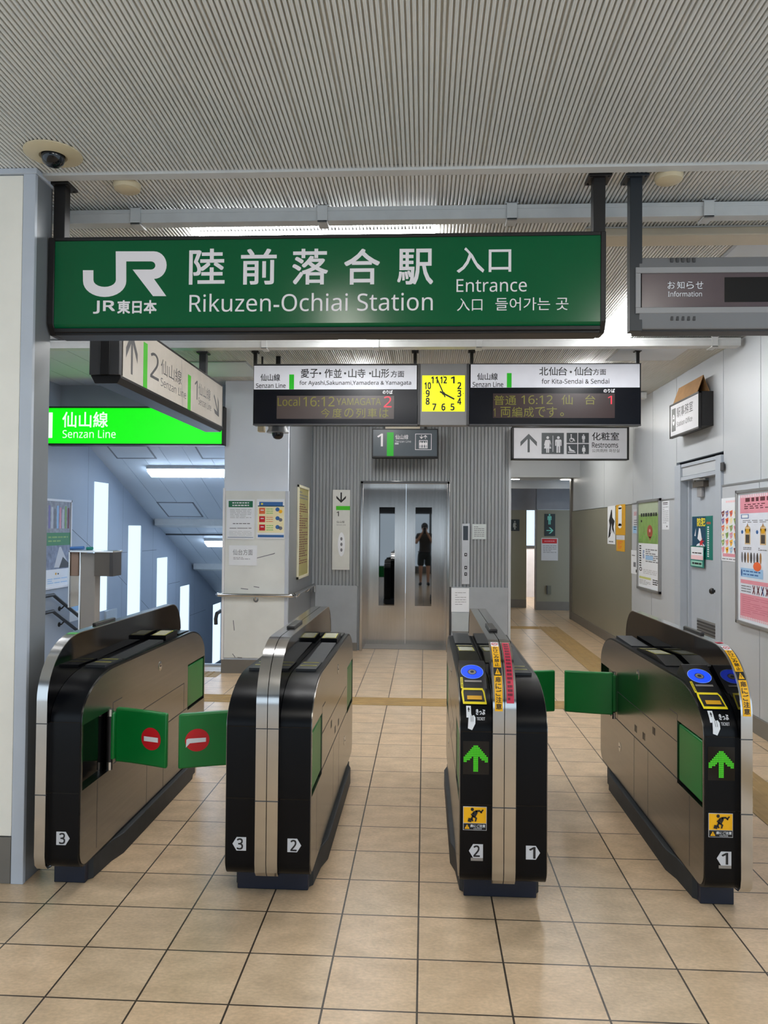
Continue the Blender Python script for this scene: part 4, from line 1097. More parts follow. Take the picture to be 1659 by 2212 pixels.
def lamp(x0, x1, y0, y1, z, tube, label, name='ceiling_light'):
    t = thing(name, label, 'ceiling light', ((x0 + x1) / 2, (y0 + y1) / 2, z - .05), 'fluorescent ceiling lights')
    m = MB(); m.box(x0 + .01, x1 - .01, y0 + .01, y1 - .01, z - .008, z, RACE); m.build('fixture', t)
    m = MB(); e = .004; m.box(x0 + e, x1 - e, y0 + e, y1 - e, z - .05, z - .008, tube); m.build('diffuser', t, bevel=.006)
lamp(-1.19, .045, 3.93, 4.09, 3.06, TUBE, 'long lit ceiling light just behind the green entrance sign')
lamp(.80, 2.03, 3.93, 4.09, 3.06, BEIGEL, 'long unlit beige ceiling light behind the information display post')
lamp(-.70, -.48, 5.0, 6.15, 3.06, TUBE, 'lit ceiling light running lengthways above the green sign centre')
lamp(1.36, 1.58, 5.05, 6.15, 3.06, TUBE, 'lit ceiling light running lengthways between green sign and information display')
lamp(-.70, -.48, .2, 1.4, 3.06, TUBE_ADDED, 'added ceiling light out of view in the front hall, left one')  # added out of view to brighten the front hall
lamp(1.36, 1.58, .2, 1.4, 3.06, TUBE_ADDED, 'added ceiling light out of view in the front hall, right one')  # second added light, also above the view, for front hall brightness
lamp(-.70, -.48, 7.3, 8.5, 3.06, TUBE, 'added unseen ceiling light behind the left departure board')  # added behind the board to brighten the middle of the hall
lamp(1.36, 1.58, 7.3, 8.5, 3.06, TUBE, 'added unseen ceiling light behind the right departure board')  # added like its left twin, kept out of sight by the board
lamp(-3.3, -3.08, 4.4, 5.6, 3.06, TUBE, 'added unseen ceiling light behind the left front pillar')  # added to brighten the left ceiling, covered by the pillar
lamp(1.36, 1.58, 10.2, 11.4, 3.06, TUBE_ADDED, 'added unseen ceiling light behind the restroom sign')  # added to brighten the corridor, covered by the sign
for k, (x, y) in enumerate(((1.56, 13.5), (2.42, 13.5))):
    t = thing('downlight', 'round downlight in the corridor ceiling, %s one' % ('left' if k == 0 else 'right'), 'downlight', (x, y, 2.392), 'downlights in the corridor ceiling')
    m = MB(); m.lathe((x, y, 2.4), [(.1, 0), (.1, -.006), (.085, -.008)], RACE, 24); m.build('ring', t)
    m = MB(); m.lathe((x, y, 2.392), [(.08, 0), (.078, -.004), (.05, -.006)], mat('downlight_glow', (255, 255, 255), .4, emit=(255, 250, 240), es=30), 24); m.build('lens', t)
def stair_lamp(y, x0, tube, label):
    t = thing('stair_light', label, 'ceiling light', ((x0 - 2.12) / 2, y, zs(y) - .08), 'lights on the sloping stair ceiling')
    m = MB(); z = zs(y)
    m.prism([(y - .09, z + .033), (y + .09, z - .037), (y + .085, z - .075), (y - .095, z - .005)], x0, -2.11, RACE, 'x'); m.build('fixture', t)
    m = MB(); m.prism([(y - .085, z - .01), (y + .08, z - .073), (y + .072, z - .10), (y - .09, z - .04)], x0 + .01, -2.12, tube, 'x'); m.build('diffuser', t)
t = thing('ceiling_light', 'added unseen ceiling light in the washroom, brightening the gap', 'ceiling light', (2.4, 16.4, 2.36), 'fluorescent ceiling lights')  # added out of sight so the washroom gap reads bright
m = MB(); m.box(1.8, 3.0, 16.3, 16.5, 2.37, 2.40, RACE); m.build('fixture', t)
m = MB(); m.box(1.81, 2.99, 16.31, 16.49, 2.34, 2.37, mat('lamp_washroom_added', (255, 255, 255), .4, emit=(255, 252, 246), es=70)); m.build('diffuser', t, bevel=.004)
stair_lamp(9.56, -3.48, TUBEC, 'lit white light at the top of the sloping stair ceiling')
stair_lamp(12.0, -3.44, TUBEC, 'lit white light lower down the sloping stair ceiling')
for y, lb in ((11.22, 'grey beam crossing the sloping stair ceiling, upper one'), (13.15, 'grey beam crossing the sloping stair ceiling, lower one')):
    m = MB(); z = zs(y); m.prism([(y - .07, z + .03), (y + .07, z - .026), (y + .07, z - .10), (y - .07, z - .07)], -3.96, -2.11, RACE, 'x')
    m.build('stair_beam', bevel=.004, label=lb, cat='beam', group='beams on the stair ceiling')
m = MB(); y = 11.74; m.prism([(y - .01, zs(y) + .01), (y + .01, zs(y)), (y + .01, zs(y) - .02), (y - .01, zs(y) - .012)], -3.99, -2.11, GAP, 'x'); m.build('trim_4', kind=ST)
def hatch_slope(x0, x1, y0, y1, label):
    m = MB(); d = .006
    for (a, b, c, e) in ((x0, x1, y0, y0 + .02), (x0, x1, y1 - .02, y1), (x0, x0 + .02, y0, y1), (x1 - .02, x1, y0, y1)):
        m.prism([(c, zs(c) - .0012), (e, zs(e) - .0012), (e, zs(e) - d), (c, zs(c) - d)], a, b, INKG, 'x')
    m.prism([(y0 + .02, zs(y0 + .02) - .0012), (y1 - .02, zs(y1 - .02) - .0012), (y1 - .02, zs(y1 - .02) - .004), (y0 + .02, zs(y0 + .02) - .004)], x0 + .02, x1 - .02, CEILF, 'x')
    m.build('access_hatch', smooth=False, label=label, cat='access hatch', group='access hatches in the stair ceiling')
hatch_slope(-3.73, -3.21, 10.56, 11.06, 'square access hatch in the middle of the sloping stair ceiling')
hatch_slope(-3.78, -3.28, 8.75, 9.28, 'square access hatch just below the lit green sign, left one')
hatch_slope(-2.72, -2.2, 8.75, 9.28, 'square access hatch just below the lit green sign, right one')
def hatch_flat(x0, x1, y0, y1, label):
    m = MB(); m.box(x0, x1, y0, y1, 3.052, 3.059, FRAMEAL); m.box(x0 + .02, x1 - .02, y0 + .02, y1 - .02, 3.050, 3.056, CEILF)
    m.build('ceiling_hatch', smooth=False, label=label, cat='access hatch', group='access hatches in the flat ceiling')
hatch_flat(1.64, 2.30, 4.16, 4.80, 'square ceiling hatch above the information display')
hatch_flat(1.62, 2.22, 6.42, 7.05, 'square ceiling hatch above the right departure board')
hatch_flat(-2.28, -1.66, 7.05, 7.75, 'square ceiling hatch above the notice pillar beside the left departure board')
t = thing('dome_camera', 'small dark dome camera in a beige ceiling disc above the left pillar', 'security camera', (-1.545, 3.085, 2.99), 'dome security cameras')
m = MB(); m.lathe((-1.545, 3.085, 3.06), [(.115, 0), (.115, -.006), (.10, -.012), (.055, -.016), (.05, -.010)], BEIGEP, 40); m.build('disc', t)
m = MB(); m.lathe((-1.545, 3.085, 3.05), [(.048, 0), (.047, -.012), (.040, -.030), (.026, -.042), (.008, -.047)], DOME, 28); m.build('dome', t)
for (x, y, lb) in ((-1.349, 3.379, 'beige round ceiling detector beside the left hanger of the green sign'), (1.043, 3.369, 'beige round ceiling detector beside the information display post')):
    m = MB(); m.lathe((x, y, 3.06), [(.060, 0), (.060, -.012), (.056, -.026), (.045, -.032), (.01, -.034)], BEIGEP, 32)
    m.build('ceiling_detector', label=lb, cat='detector', group='round ceiling detectors')
t = thing('dome_camera', 'silver and black dome camera hanging below the left departure board', 'security camera', (-1.31, 6.86, 2.28), 'dome security cameras')
zq = at(600, 920, Y=6.86).z; CX = at(600, 930, Y=6.86).x
m = MB(); m.box(CX - .02, CX + .02, 6.84, 6.88, zq, 3.058, BFRAME); m.lathe((CX, 6.86, zq), [(.085, .0), (.085, -.03), (.10, -.055), (.10, -.062), (.06, -.066)], FRAMEAL, 32); m.build('housing', t)
m = MB(); m.lathe((CX, 6.86, zq - .064), [(.052, 0), (.05, -.025), (.038, -.046), (.02, -.056), (.004, -.058)], DOME, 28); m.build('dome', t)
p = at(565, 926, Y=6.86)
m = MB(); m.box(p.x - .028, p.x + .028, 6.82, 6.90, p.z - .03, p.z + .045, BEIGEP); m.box(p.x - .008, p.x + .008, 6.85, 6.87, p.z + .045, 3.058, BFRAME); m.build('junction_box', bevel=.004, label='small beige junction box beside the dome camera under the departure board', cat='junction box')
#@@
# ================================================================== ELEVATOR
t = thing('elevator', 'stainless steel elevator entrance with two doors and two narrow dark windows', 'elevator', (-.25, 9.9, 0))
m = MB()
m.box(-.80, -.765, 9.575, 10.2, 0, 2.105, LIFTST); m.box(.275, .31, 9.575, 10.2, 0, 2.105, LIFTST); m.box(-.80, .31, 9.575, 10.2, 2.075, 2.11, LIFTST)
m.build('frame', t, bevel=.004, label='steel door surround')
m = MB(); m.box(-.765, .275, 9.75, 10.25, -.01, .004, SKIRT); m.build('sill', t)
lefts = (( -.765, -.248, -.598, -.392, 'left'), (-.244, .275, -.122, .094, 'right'))
WG = mat('elevator_window', (6, 8, 9), .02, 0, .5, var=.02); WG.node_tree.nodes['Principled BSDF'].inputs['IOR'].default_value = 2.6
for x0, x1, wa, wb, nm in lefts:
    m = MB(); z0, z1 = .508, 1.80
    m.box(x0, wa, 10.15, 10.19, 0, 2.09, LIFTST); m.box(wb, x1, 10.15, 10.19, 0, 2.09, LIFTST); m.box(wa, wb, 10.15, 10.19, 0, z0, LIFTST); m.box(wa, wb, 10.15, 10.19, z1, 2.09, LIFTST)
    dr = m.build('door', t, smooth=False)
    m = MB(); m.box(wa, wb, 10.158, 10.165, z0, z1, WG); m.build('window', dr, smooth=False)
# call panel, plates and notices around the elevator
a, b = at(998, 1131, Y=9.59), at(1014, 1262, Y=9.59)
t = thing('call_panel', 'tall steel elevator call panel with dark display and buttons', 'call panel', ((a.x + b.x) / 2, 9.6, b.z))
m = MB(); m.box(a.x, b.x, 9.58, 9.605, b.z, a.z, mat('panel_silver', (196, 200, 206), .35, .3)); m.build('plate', t, bevel=.002)
S_ = planeY(9.58)
m = MB(); S = Sheet(m, *S_); S.rect(1000.5, 1136, 1011, 1167, DOME, 1); m.build('indicator', t, smooth=False)
for py in (1198, 1226, 1240):
    p = at(1006, py, Y=9.58); m = MB(); m.box(p.x - .016, p.x + .016, 9.572, 9.581, p.z - .020, p.z + .020, INK); m.box(p.x - .006, p.x + .006, 9.571, 9.573, p.z - .006, p.z + .008, PAPER); m.build('button', t)
mb, S = panel_on('Y', 9.6, 1020, 1132, 1050, 1165, .006, mat('plate_pale', (196, 206, 206), .4)); S.scribble(1024, 1136, 1046, 1160, 6, INKG, 1, .35, 4)
mb.build('notice_plate', smooth=False, label='small square pale plate to the right of the elevator call panel', cat='notice')
mb, S = panel_on('Y', 9.574, 975, 1270, 1013, 1322, .002, PAPER); S.scribble(983, 1278, 1007, 1308, 6, INKG, 1, .2, 3)
mb.build('paper_notice', smooth=False, label='white paper notice low on the wall right of the elevator', cat='notice')
mb, S = panel_on('Y', 9.574, 976, 1323, 1013, 1364, .02, mat('blank_panel', (176, 184, 188), .5))
mb.build('cover_plate', bevel=.002, label='blank light grey cover plate under the white paper notice', cat='cover plate')
mb, S = panel_on('Y', 9.599, 719, 1058, 755, 1231, .012, mat('sign_plate', (214, 216, 212), .35))
U = Sheet(mb, S.map, None)
p = S.c(737, 1075); U.arrow(p[0], p[1], .13, INK, PI, 1, .14, .46); S.rect(726, 1093, 756, 1102, LINEG, 1); S.text('1', 727, 1105, 732, 1115, INK, 1, .01); S.text('仙山線', 727, 1125, 744, 1130, INK, 1); S.text('Senzan Line', 727, 1132, 747, 1135, INKG, 1)
S.ell(730, 1150, 745, 1202, PAPER, 1); 
for k, ch in enumerate('上り下'): S.ell(735, 1160 + k * 12, 740, 1168 + k * 12, INKG, 2, 8)
mb.build('platform_plate', smooth=False, label='tall narrow white sign with down arrow left of the elevator', cat='sign')

# ================================================================== NOTICE PILLAR
YP = 7.987
mb, S = panel_on('Y', YP, 490, 1079, 549, 1165, .004, PAPER)
S.rect(494, 1082, 546, 1096, mat('print_deep_green', (20, 108, 74), .5), 1)
S.scribble(502, 1083.5, 538, 1094.5, 2, PAPER, 2, .45, 7); S.scribble(497, 1099, 543, 1120, 6, INKG, 1, .22, 4); S.scribble(503, 1128, 540, 1134, 1, INKG, 1, .3, 4); S.scribble(496, 1139, 543, 1143, 1, INKG, 1, .4, 2); S.scribble(495, 1146, 544, 1158, 4, LINEG if 0 else INKG, 1, .15, 3); S.frame(492, 1160, 547, 1161.5, .004, BLUE, 1)
mb.build('notice', smooth=False, label='white notice with a green heading on the pillar, upper left', cat='notice')
mb, S = panel_on('Y', YP, 555, 1078, 614, 1164, .004, PAPER)
S.rect(557, 1093, 613, 1151, CREAM, 1); S.rect(560, 1084, 611, 1093, BLUE, 1); S.scribble(564, 1086, 606, 1091, 1, YELBR, 2, .7, 7); S.rect(557, 1092, 614, 1094.5, DTEAL, 2); S.rect(557, 1155, 613, 1161, BLUE, 1)
for k in range(3):
    y = 1097 + k * 18; S.rect(560, y, 572.5, y + 13, RED if k else ORANGE, 2); S.rect(563, y + 4, 570, y + 6, PAPER, 3); S.scribble(575, y, 590, y + 14, 3, ORANGE if k % 2 else LINEG, 2, .25, 2)
    S.ell(595, y - 1 + k, 604, y + 8 + k, BLUE, 2, 12); S.ell(602, y + 4, 610, y + 12, INKG if k else YELLOW, 2, 10)
mb.build('notice', smooth=False, label='yellow notice with three red squares on the pillar, upper right', cat='notice')
mb, S = panel_on('Y', YP, 495, 1178, 555, 1222, .003, PAPER)
S.text('仙台方面', 503, 1187, 546, 1199, INKG, 1, .0); S.scribble(504, 1203, 540, 1209, 2, INKG, 1, .35, 5)
mb.build('paper_notice', smooth=False, label='plain white sheet reading 仙台方面 on the pillar below the green notice', cat='notice')
t = thing('framed_timetable', 'tall narrow framed yellow timetable on the shaded side of the notice pillar', 'timetable', (-1.41, 8.85, .93))
m = MB()
ya, yb, z0, z1 = 8.50, 9.27, .945, 2.0
XT = -1.414
for q in ((ya, ya + .03, z0, z1), (yb - .03, yb, z0, z1), (ya, yb, z0, z0 + .03), (ya, yb, z1 - .03, z1)): m.box(XT, XT + .022, *q, mat('cream_frame', (226, 222, 196), .4))
m.build('frame', t, bevel=.002)
m = MB(); m.box(XT, XT + .012, ya + .03, yb - .03, z0 + .03, z1 - .03, mat('timetable_yellow', (174, 166, 104), .4)); U = Sheet(m, planeXl(XT + .012)[0], None)
U.scribble(ya + .08, z0 + .16, yb - .08, z1 - .2, 26, MAROON, 1, .4, 5); U.scribble(ya + .08, z1 - .16, yb - .08, z1 - .06, 3, INKG, 1, .5, 6)
m.build('sheet', t, smooth=False)
def rail(name, label, path, brk, r=.019, mtl=STEELV, group='handrails'):
    c = Vector(path[0])
    t = thing(name, label, 'handrail', path[len(path) // 2], group)
    m = MB(); m.tube(path, r, mtl, 14); m.build('tube', t)
    for (p, q) in brk:
        m = MB(); m.tube([p, ((p[0] * .4 + q[0] * .6), (p[1] * .4 + q[1] * .6), min(p[2], q[2]) - .02 if False else q[2]), q], .008, mtl, 8); m.lathe(q, [(.026, -.004), (.026, .004)], mtl, 14, 'y' if abs(p[1] - q[1]) > abs(p[0] - q[0]) else 'x'); m.build('bracket', t)
zr = .815
rail('handrail', 'steel handrail across the front of the notice pillar', [(-2.15, 8.0, zr - .0), (-2.15, 7.955, zr), (-2.14, 7.94, zr), (-1.40, 7.94, zr), (-1.375, 7.945, zr), (-1.365, 7.97, zr), (-1.365, 8.0, zr)], [((-1.75, 7.94, zr - .015), (-1.75, 7.985, zr - .05))])
rail('handrail', 'steel handrail along the shaded side of the notice pillar towards the elevator', [(-1.365, 8.06, zr), (-1.365, 9.50, zr), (-1.36, 9.53, zr - .01), (-1.36, 9.53, zr - .09)], [((-1.365, 8.45, zr - .015), (-1.41, 8.45, zr - .05)), ((-1.365, 9.2, zr - .015), (-1.41, 9.2, zr - .05))])

# ================================================================== STAIR HALL
def srail(z0, label):
    P = [(-3.94, 7.4, z0 + .62 * .47 - .29), (-3.94, 8.04, z0), (-3.94, 16.0, z0 - 7.96 * .478)]
    B = []
    for y in (8.3, 9.5, 10.7, 11.9, 13.1):
        z = z0 - (y - 8.04) * .478; B.append(((-3.94, y, z - .015), (-3.995, y, z - .05)))
    rail('handrail', label, P, B, .02, mat('rail_dark', (60, 58, 56), .4, .3))
srail(.783, 'dark handrail down the stair wall, upper of the two'); srail(.61, 'dark handrail down the stair wall, lower of the two')
rail('handrail', 'short end of a stair handrail beside the notice pillar', [(-2.2, 8.10, .49), (-2.2, 8.09, .55), (-2.2, 8.13, .60), (-2.2, 8.5, .63), (-2.2, 9.5, .15), (-2.2, 12, -1.05)], [((-2.2, 8.46, .61), (-2.106, 8.46, .58))], .02, mat('rail_dark', (60, 58, 56), .4, .3))
def framed(plane, c, x0, y0, x1, y1, name, label, fw, fm, depth=.02, group=None):
    a, b = at(x0, y0, **{('Y' if plane == 'Y' else 'X'): c}), at(x1, y1, **{('Y' if plane == 'Y' else 'X'): c})
    z0, z1 = min(a.z, b.z), max(a.z, b.z); u0, u1 = min(a.y, b.y), max(a.y, b.y)
    t = thing(name, label, 'poster', (c, (u0 + u1) / 2, z0), group)
    s = 1 if plane == 'XL' else -1
    m = MB()
    for q in ((u0, u0 + fw, z0, z1), (u1 - fw, u1, z0, z1), (u0, u1, z0, z0 + fw), (u0, u1, z1 - fw, z1)): m.box(c + s * .0005, c + s * depth, *q, fm)
    m.build('frame', t, bevel=.002)
    m = MB(); e = s * depth * .5; m.box(c + s * .0005, c + e, u0 + fw, u1 - fw, z0 + fw, z1 - fw, PAPER)
    f = planeXl(c + e) if plane == 'XL' else planeXr(c + e)
    return t, m, Sheet(m, *f), Sheet(m, f[0], None), (u0 + fw, z0 + fw, u1 - fw, z1 - fw)
t, m, S, U, (u0, z0, u1, z1) = framed('XL', -4.0, 95, 1076, 150, 1266, 'framed_poster', 'framed poster with a green band on the stair wall by the left pillar', .025, WHITE)
H = z1 - z0; W = u1 - u0
U.rect(u0, z0 + H * .60, u1, z1, mat('photo_grey', (150, 150, 158), .5, var=.3, vs=20), 1)
for k, c in enumerate((VIOLET, PAPERG, INKG, LBLUE, PINK, PAPERG, PGREEN, MAROON)): U.rect(u0 + W * (.1 + .11 * k), z0 + H * .68, u0 + W * (.17 + .11 * k), z0 + H * (.95 - .02 * (k % 3)), c, 2)
U.rect(u0, z0 + H * .48, u1, z0 + H * .63, mat('band_green', (64, 132, 84), .5), 3); U.scribble(u0 + W * .1, z0 + H * .51, u1 - W * .1, z0 + H * .60, 2, PGREEN, 4, .4, 5)
U.rect(u0, z0 + H * .20, u1, z0 + H * .48, mat('photo_slate', (128, 136, 158), .5, var=.35, vs=14), 1)
U.poly([(u0 + W * .35, z0 + H * .22), (u0 + W * .55, z0 + H * .46), (u0 + W * .62, z0 + H * .46), (u0 + W * .95, z0 + H * .24), (u0 + W * .95, z0 + H * .21)], PAPERG, 2); U.poly([(u0 + W * .55, z0 + H * .21), (u0 + W * .7, z0 + H * .34), (u0 + W * .95, z0 + H * .26), (u0 + W * .95, z0 + H * .21)], DARK, 3)
U.ell(u0 + W * .40, z0 + H * .13, u0 + W * .46, z0 + H * .16, GOLD, 1, 10); U.scribble(u0 + W * .5, z0 + H * .13, u1 - W * .1, z0 + H * .155, 1, INK, 1, .6, 6); U.scribble(u0 + W * .1, z0 + H * .03, u1 - W * .1, z0 + H * .1, 3, LBLUE, 1, .4, 3)
m.build('print', t, smooth=False)
mb, S = panel_on('XL', -4.0, 151, 1244, 172, 1338, .004, PAPER)
S.ell(153, 1250, 160, 1262, INK, 1, 12); S.rect(151.5, 1283, 172, 1302, MAROON, 1); S.scribble(154, 1290, 170, 1296, 1, PINK, 2, .5, 3); S.rect(151.5, 1306, 172, 1318, LBLUE, 1)
mb.build('poster', smooth=False, label='small poster with a maroon band behind the grey kiosk post', cat='poster')
mb, S = panel_on('XL', -4.0, 225, 1320, 248, 1343, .03, mat('wall_box_grey', (186, 192, 196), .5))
mb.build('wall_box', bevel=.003, label='small light grey box on the stair wall under the first slit window', cat='box')
t = thing('card_reader_post', 'grey post carrying a dark card reader box behind the left gate', 'card reader', (-2.67, 6.06, 0))
a, b = at(150, 1190, Y=6.0), at(245, 1245, Y=6.0); p0, p1 = at(172, 1200, Y=6.0), at(204, 1200, Y=6.0)
m = MB(); m.box(p0.x, p1.x, 6.02, 6.12, 0, a.z - .02, KIOSKG); m.box(p0.x - .012, p0.x + .004, 6.015, 6.13, 0, a.z, STEELV); m.box(p0.x - .06, p1.x + .06, 5.95, 6.2, 0, .02, KIOSKG); m.build('post', t, bevel=.003)
m = MB(); m.box(p1.x, b.x - .03, 6.0, 6.16, b.z, a.z - .008, KIOSK); m.box(b.x - .028, b.x, 5.985, 6.16, b.z, a.z - .008, DARK); m.build('reader_box', t, bevel=.003); m = MB(); m.box(a.x + .012, p0.x - .012, 6.0, 6.16, b.z, a.z - .008, mat('kiosk_tan', (140, 118, 104), .4)); m.build('side_box', t, bevel=.003)
m = MB(); m.box(a.x, b.x, 5.985, 6.18, a.z - .01, a.z + .004, STEELV); m.box(a.x, a.x + .012, 5.985, 6.16, b.z - .25, a.z, STEELV); m.build('top_plate', t, bevel=.002)
p = at(167, 1186, Y=6.05)
m = MB(); m.tube([(p.x - .06, 6.06, a.z + .018), (p.x + .05, 6.06, a.z + .024)], .014, BLUE, 10); m.tube([(p.x + .07, 6.07, a.z + .018), (p.x + .12, 6.06, a.z + .020)], .013, TEAL, 10)
m.build('cloth', label='small bluish cloth lying on top of the card reader post', cat='cloth')

# ================================================================== RIGHT WALL POSTERS
t, m, S, U, (u0, z0, u1, z1) = framed('XR', RX, 1381, 1082, 1429, 1284, 'framed_poster', 'framed green poster with a red oval on the right wall', .03, FRAMEAL, .03)
U2 = Sheet(m, lambda u, v, n: (RX - .015 - n, -u, v), None)
W, H = u1 - u0, z1 - z0
def fx(a): return -u1 + W * a        # fraction from the viewer's left
U2.rect(fx(0), z0 + H * .52, fx(1), z1, PGREEN, 1); U2.rect(fx(0), z0 + H * .86, fx(1), z1, mat('poster_pale_green', (178, 192, 164), .5), 2)
U2.scribble(fx(.12), z0 + H * .83, fx(.9), z0 + H * .88, 1, INK, 3, .8, 7); U2.scribble(fx(.12), z0 + H * .765, fx(.85), z0 + H * .80, 1, INK, 3, .7, 7)
U2.ell(fx(.44), z0 + H * .585, fx(.70), z0 + H * .735, mat('print_brick', (168, 84, 60), .5), 3); U2.poly([(fx(.52), z0 + H * .60), (fx(.64), z0 + H * .60), (fx(.58), z0 + H * .55)], mat('print_brick', (168, 84, 60), .5), 3); U2.ell(fx(.53), z0 + H * .65, fx(.61), z0 + H * .69, PINK, 4, 14)
for k in range(9): U2.ell(fx(.1 + .09 * k), z0 + H * (.56 + .03 * (k % 3)), fx(.14 + .09 * k), z0 + H * (.575 + .03 * (k % 3)), LINEG, 3, 8)
U2.scribble(fx(.04), z0 + H * .24, fx(.14), z0 + H * .50, 9, INK, 1, .55, 1); U2.scribble(fx(.22), z0 + H * .34, fx(.3), z0 + H * .44, 6, BLUE, 1, .6, 1); U2.scribble(fx(.36), z0 + H * .30, fx(.95), z0 + H * .46, 7, INKG, 1, .5, 4); U2.rect(fx(.36), z0 + H * .33, fx(.72), z0 + H * .38, LBLUE, 2); U2.ring(fx(.04), z0 + H * .185, fx(.18), z0 + H * .235, .55, INK, 1, 18); U2.scribble(fx(.24), z0 + H * .16, fx(.9), z0 + H * .22, 3, PAPERG, 1, .6, 4); U2.rect(fx(.04), z0 + H * .10, fx(.62), z0 + H * .125, mat('print_lime', (206, 212, 130), .5), 1); U2.scribble(fx(.7), z0 + H * .05, fx(.95), z0 + H * .12, 3, INK, 1, .5, 3); U2.scribble(fx(.04), z0 + H * .03, fx(.6), z0 + H * .09, 4, INKG, 1, .3, 3)
m.build('print', t, smooth=False)
def wall_paper(x0, y0, x1, y1, m, name, label, cat='notice', th=.003, grp=None):
    mb = MB(); a, b = at(x0, y0, X=RX), at(x1, y1, X=RX)
    mb.box(RX - th, RX - .0005, a.y, b.y, a.z, b.z, m)
    W = a.y - b.y; z0 = min(a.z, b.z); H = abs(a.z - b.z)
    S = Sheet(mb, lambda u, v, n: (RX - th - n, a.y - u * W, z0 + v * H), None)     # unit square, u to the viewer's right
    fin = lambda: mb.build(name, smooth=False, label=label, cat=cat, group=grp)
    return S, fin
S, fin = wall_paper(1431, 1083, 1446, 1144, PAPER, 'paper_notice', 'narrow white sheet between the green poster and the office door')
S.rect(.12, .92, .8, .95, INK); S.rect(.12, .87, .8, .89, INK); S.scribble(.1, .2, .9, .82, 9, INKG, 1, .25, 3); S.ell(.6, .08, .8, .14, INKG); fin()
S, fin = wall_paper(1368, 1100, 1379, 1152, PAPERG, 'paper_notice', 'small white sheet with red marks just left of the green poster')
S.scribble(.2, .72, .9, .9, 3, RED, 1, .35, 2); S.scribble(.2, .12, .9, .58, 5, INKG, 1, .4, 2); S.rect(.0, .0, 1, .3, LBLUE, 1) ; fin()
S, fin = wall_paper(1364, 1188, 1381, 1242, PAPER, 'paper_notice', 'pale sheet on the right wall low beside the green poster')
S.rect(.1, .76, .5, .80, INKG); S.rect(.3, .3, .6, .5, INKG); S.rect(.6, .08, .85, .2, INK); fin()
S, fin = wall_paper(1331, 1091, 1351, 1156, GOLD, 'poster', 'golden yellow poster with a white oval on the right wall', 'poster')
S.rect(.26, .12 + .18, .64, .9, PAPER); S.ell(.26, .84, .64, .97, PAPER); S.ell(.26, .22, .64, .38, PAPER); fin()
S, fin = wall_paper(1332, 1156, 1350, 1192, GOLD, 'poster', 'small yellow leaflet hanging below the golden poster on the right wall', 'poster')
S.rect(0, .72, 1, 1, PAPERG); S.scribble(.2, .15, .8, .65, 5, ORANGE, 1, .5, 3); fin()
S, fin = wall_paper(1313, 1094, 1329, 1176, PAPER, 'poster', 'black and white poster left of the golden one on the right wall', 'poster')
S.poly([(.1, .15), (.3, .5), (.2, .62), (.5, .9), (.6, .9), (.65, .7), (.95, .6), (.8, .45), (.95, .25), (.6, .4), (.35, .2)], INK); S.poly([(.4, .3), (.55, .55), (.7, .3)], PAPERG, 2); S.scribble(.2, .03, .8, .1, 1, INKG, 1, .5, 3); fin()
S, fin = wall_paper(1559, 1077, 1600, 1215, PAPER, 'poster', 'white poster dotted with colourful shapes beside the office door', 'poster')
cols = [PINK, MAROON, CREAM, YELLOW, VIOLET, PGREEN, LBLUE, ORANGE]
for i in range(4):
    for j in range(6):
        c = cols[(i * 3 + j * 5) % 8]; u, v = .1 + i * .22, .18 + j * .115
        S.poly([(u + .1 * math.cos(q * 2 * PI / 7) * (1.1 if q % 2 else .7), v + .055 * math.sin(q * 2 * PI / 7) * (1.2 if q % 2 else .7)) for q in range(7)], c, 1); S.ell(u - .03, v - .012, u + .03, v + .014, cols[(i + j * 2) % 8], 2, 8)
S.rect(.08, .07, .95, .12, PINK, 1); S.scribble(.05, .02, .9, .045, 1, INKG, 1, .6, 5); S.scribble(.25, .92, .75, .96, 1, LPINK, 1, .8, 4); fin()
# pink framed poster (runs out of the frame)
t = thing('framed_poster', 'large framed pink poster cut off by the right edge', 'poster', (RX - .01, 5.87, .70))
a, b = at(1596, 1055, X=RX), at(1596, 1342, X=RX); y1 = a.y; y0 = y1 - 1.06; z1 = at(1596, 1060, X=RX).z; z0 = at(1596, 1344, X=RX).z
m = MB(); fw = .025
for q in ((y0, y0 + fw, z0, z1), (y1 - fw, y1, z0, z1), (y0, y1, z0, z0 + fw), (y0, y1, z1 - fw, z1)): m.box(RX - .0305, RX - .0005, *q, FRAMEAL)
m.build('frame', t, bevel=.003)
m = MB(); m.box(RX - .015, RX - .0005, y0 + fw, y1 - fw, z0 + fw, z1 - fw, PAPER)
W, H = y1 - y0 - 2 * fw, z1 - z0 - 2 * fw
S = Sheet(m, lambda u, v, n: (RX - .015 - n, y1 - fw - u * W, z0 + fw + v * H), None)
S.rect(.02, .01, .98, .99, mat('print_ice', (222, 228, 240), .5), 1); S.rect(.04, .02, .96, .215, PINK, 2); S.rect(.04, .84, .96, .985, PINK, 2)
for k in range(30): S.poly([(.03 + k * .031, .012), (.045 + k * .031, .012), (.035 + k * .031, .04), (.02 + k * .031, .04)], PAPER, 3); S.poly([(.03 + k * .031, .962), (.045 + k * .031, .962), (.055 + k * .031, .99), (.04 + k * .031, .99)], PAPER, 3)
S.scribble(.14, .925, .85, .962, 1, mat('print_brown', (96, 40, 48), .5), 3, .8, 9); S.scribble(.12, .87, .85, .915, 3, mat('print_brown', (96, 40, 48), .5), 3, .45, 12)
S.rect(.06, .80, .20, .832, BLUE, 3); S.rect(.075, .805, .19, .828, PAPER, 4); S.scribble(.09, .765, .9, .79, 2, INKG, 3, .4, 7)
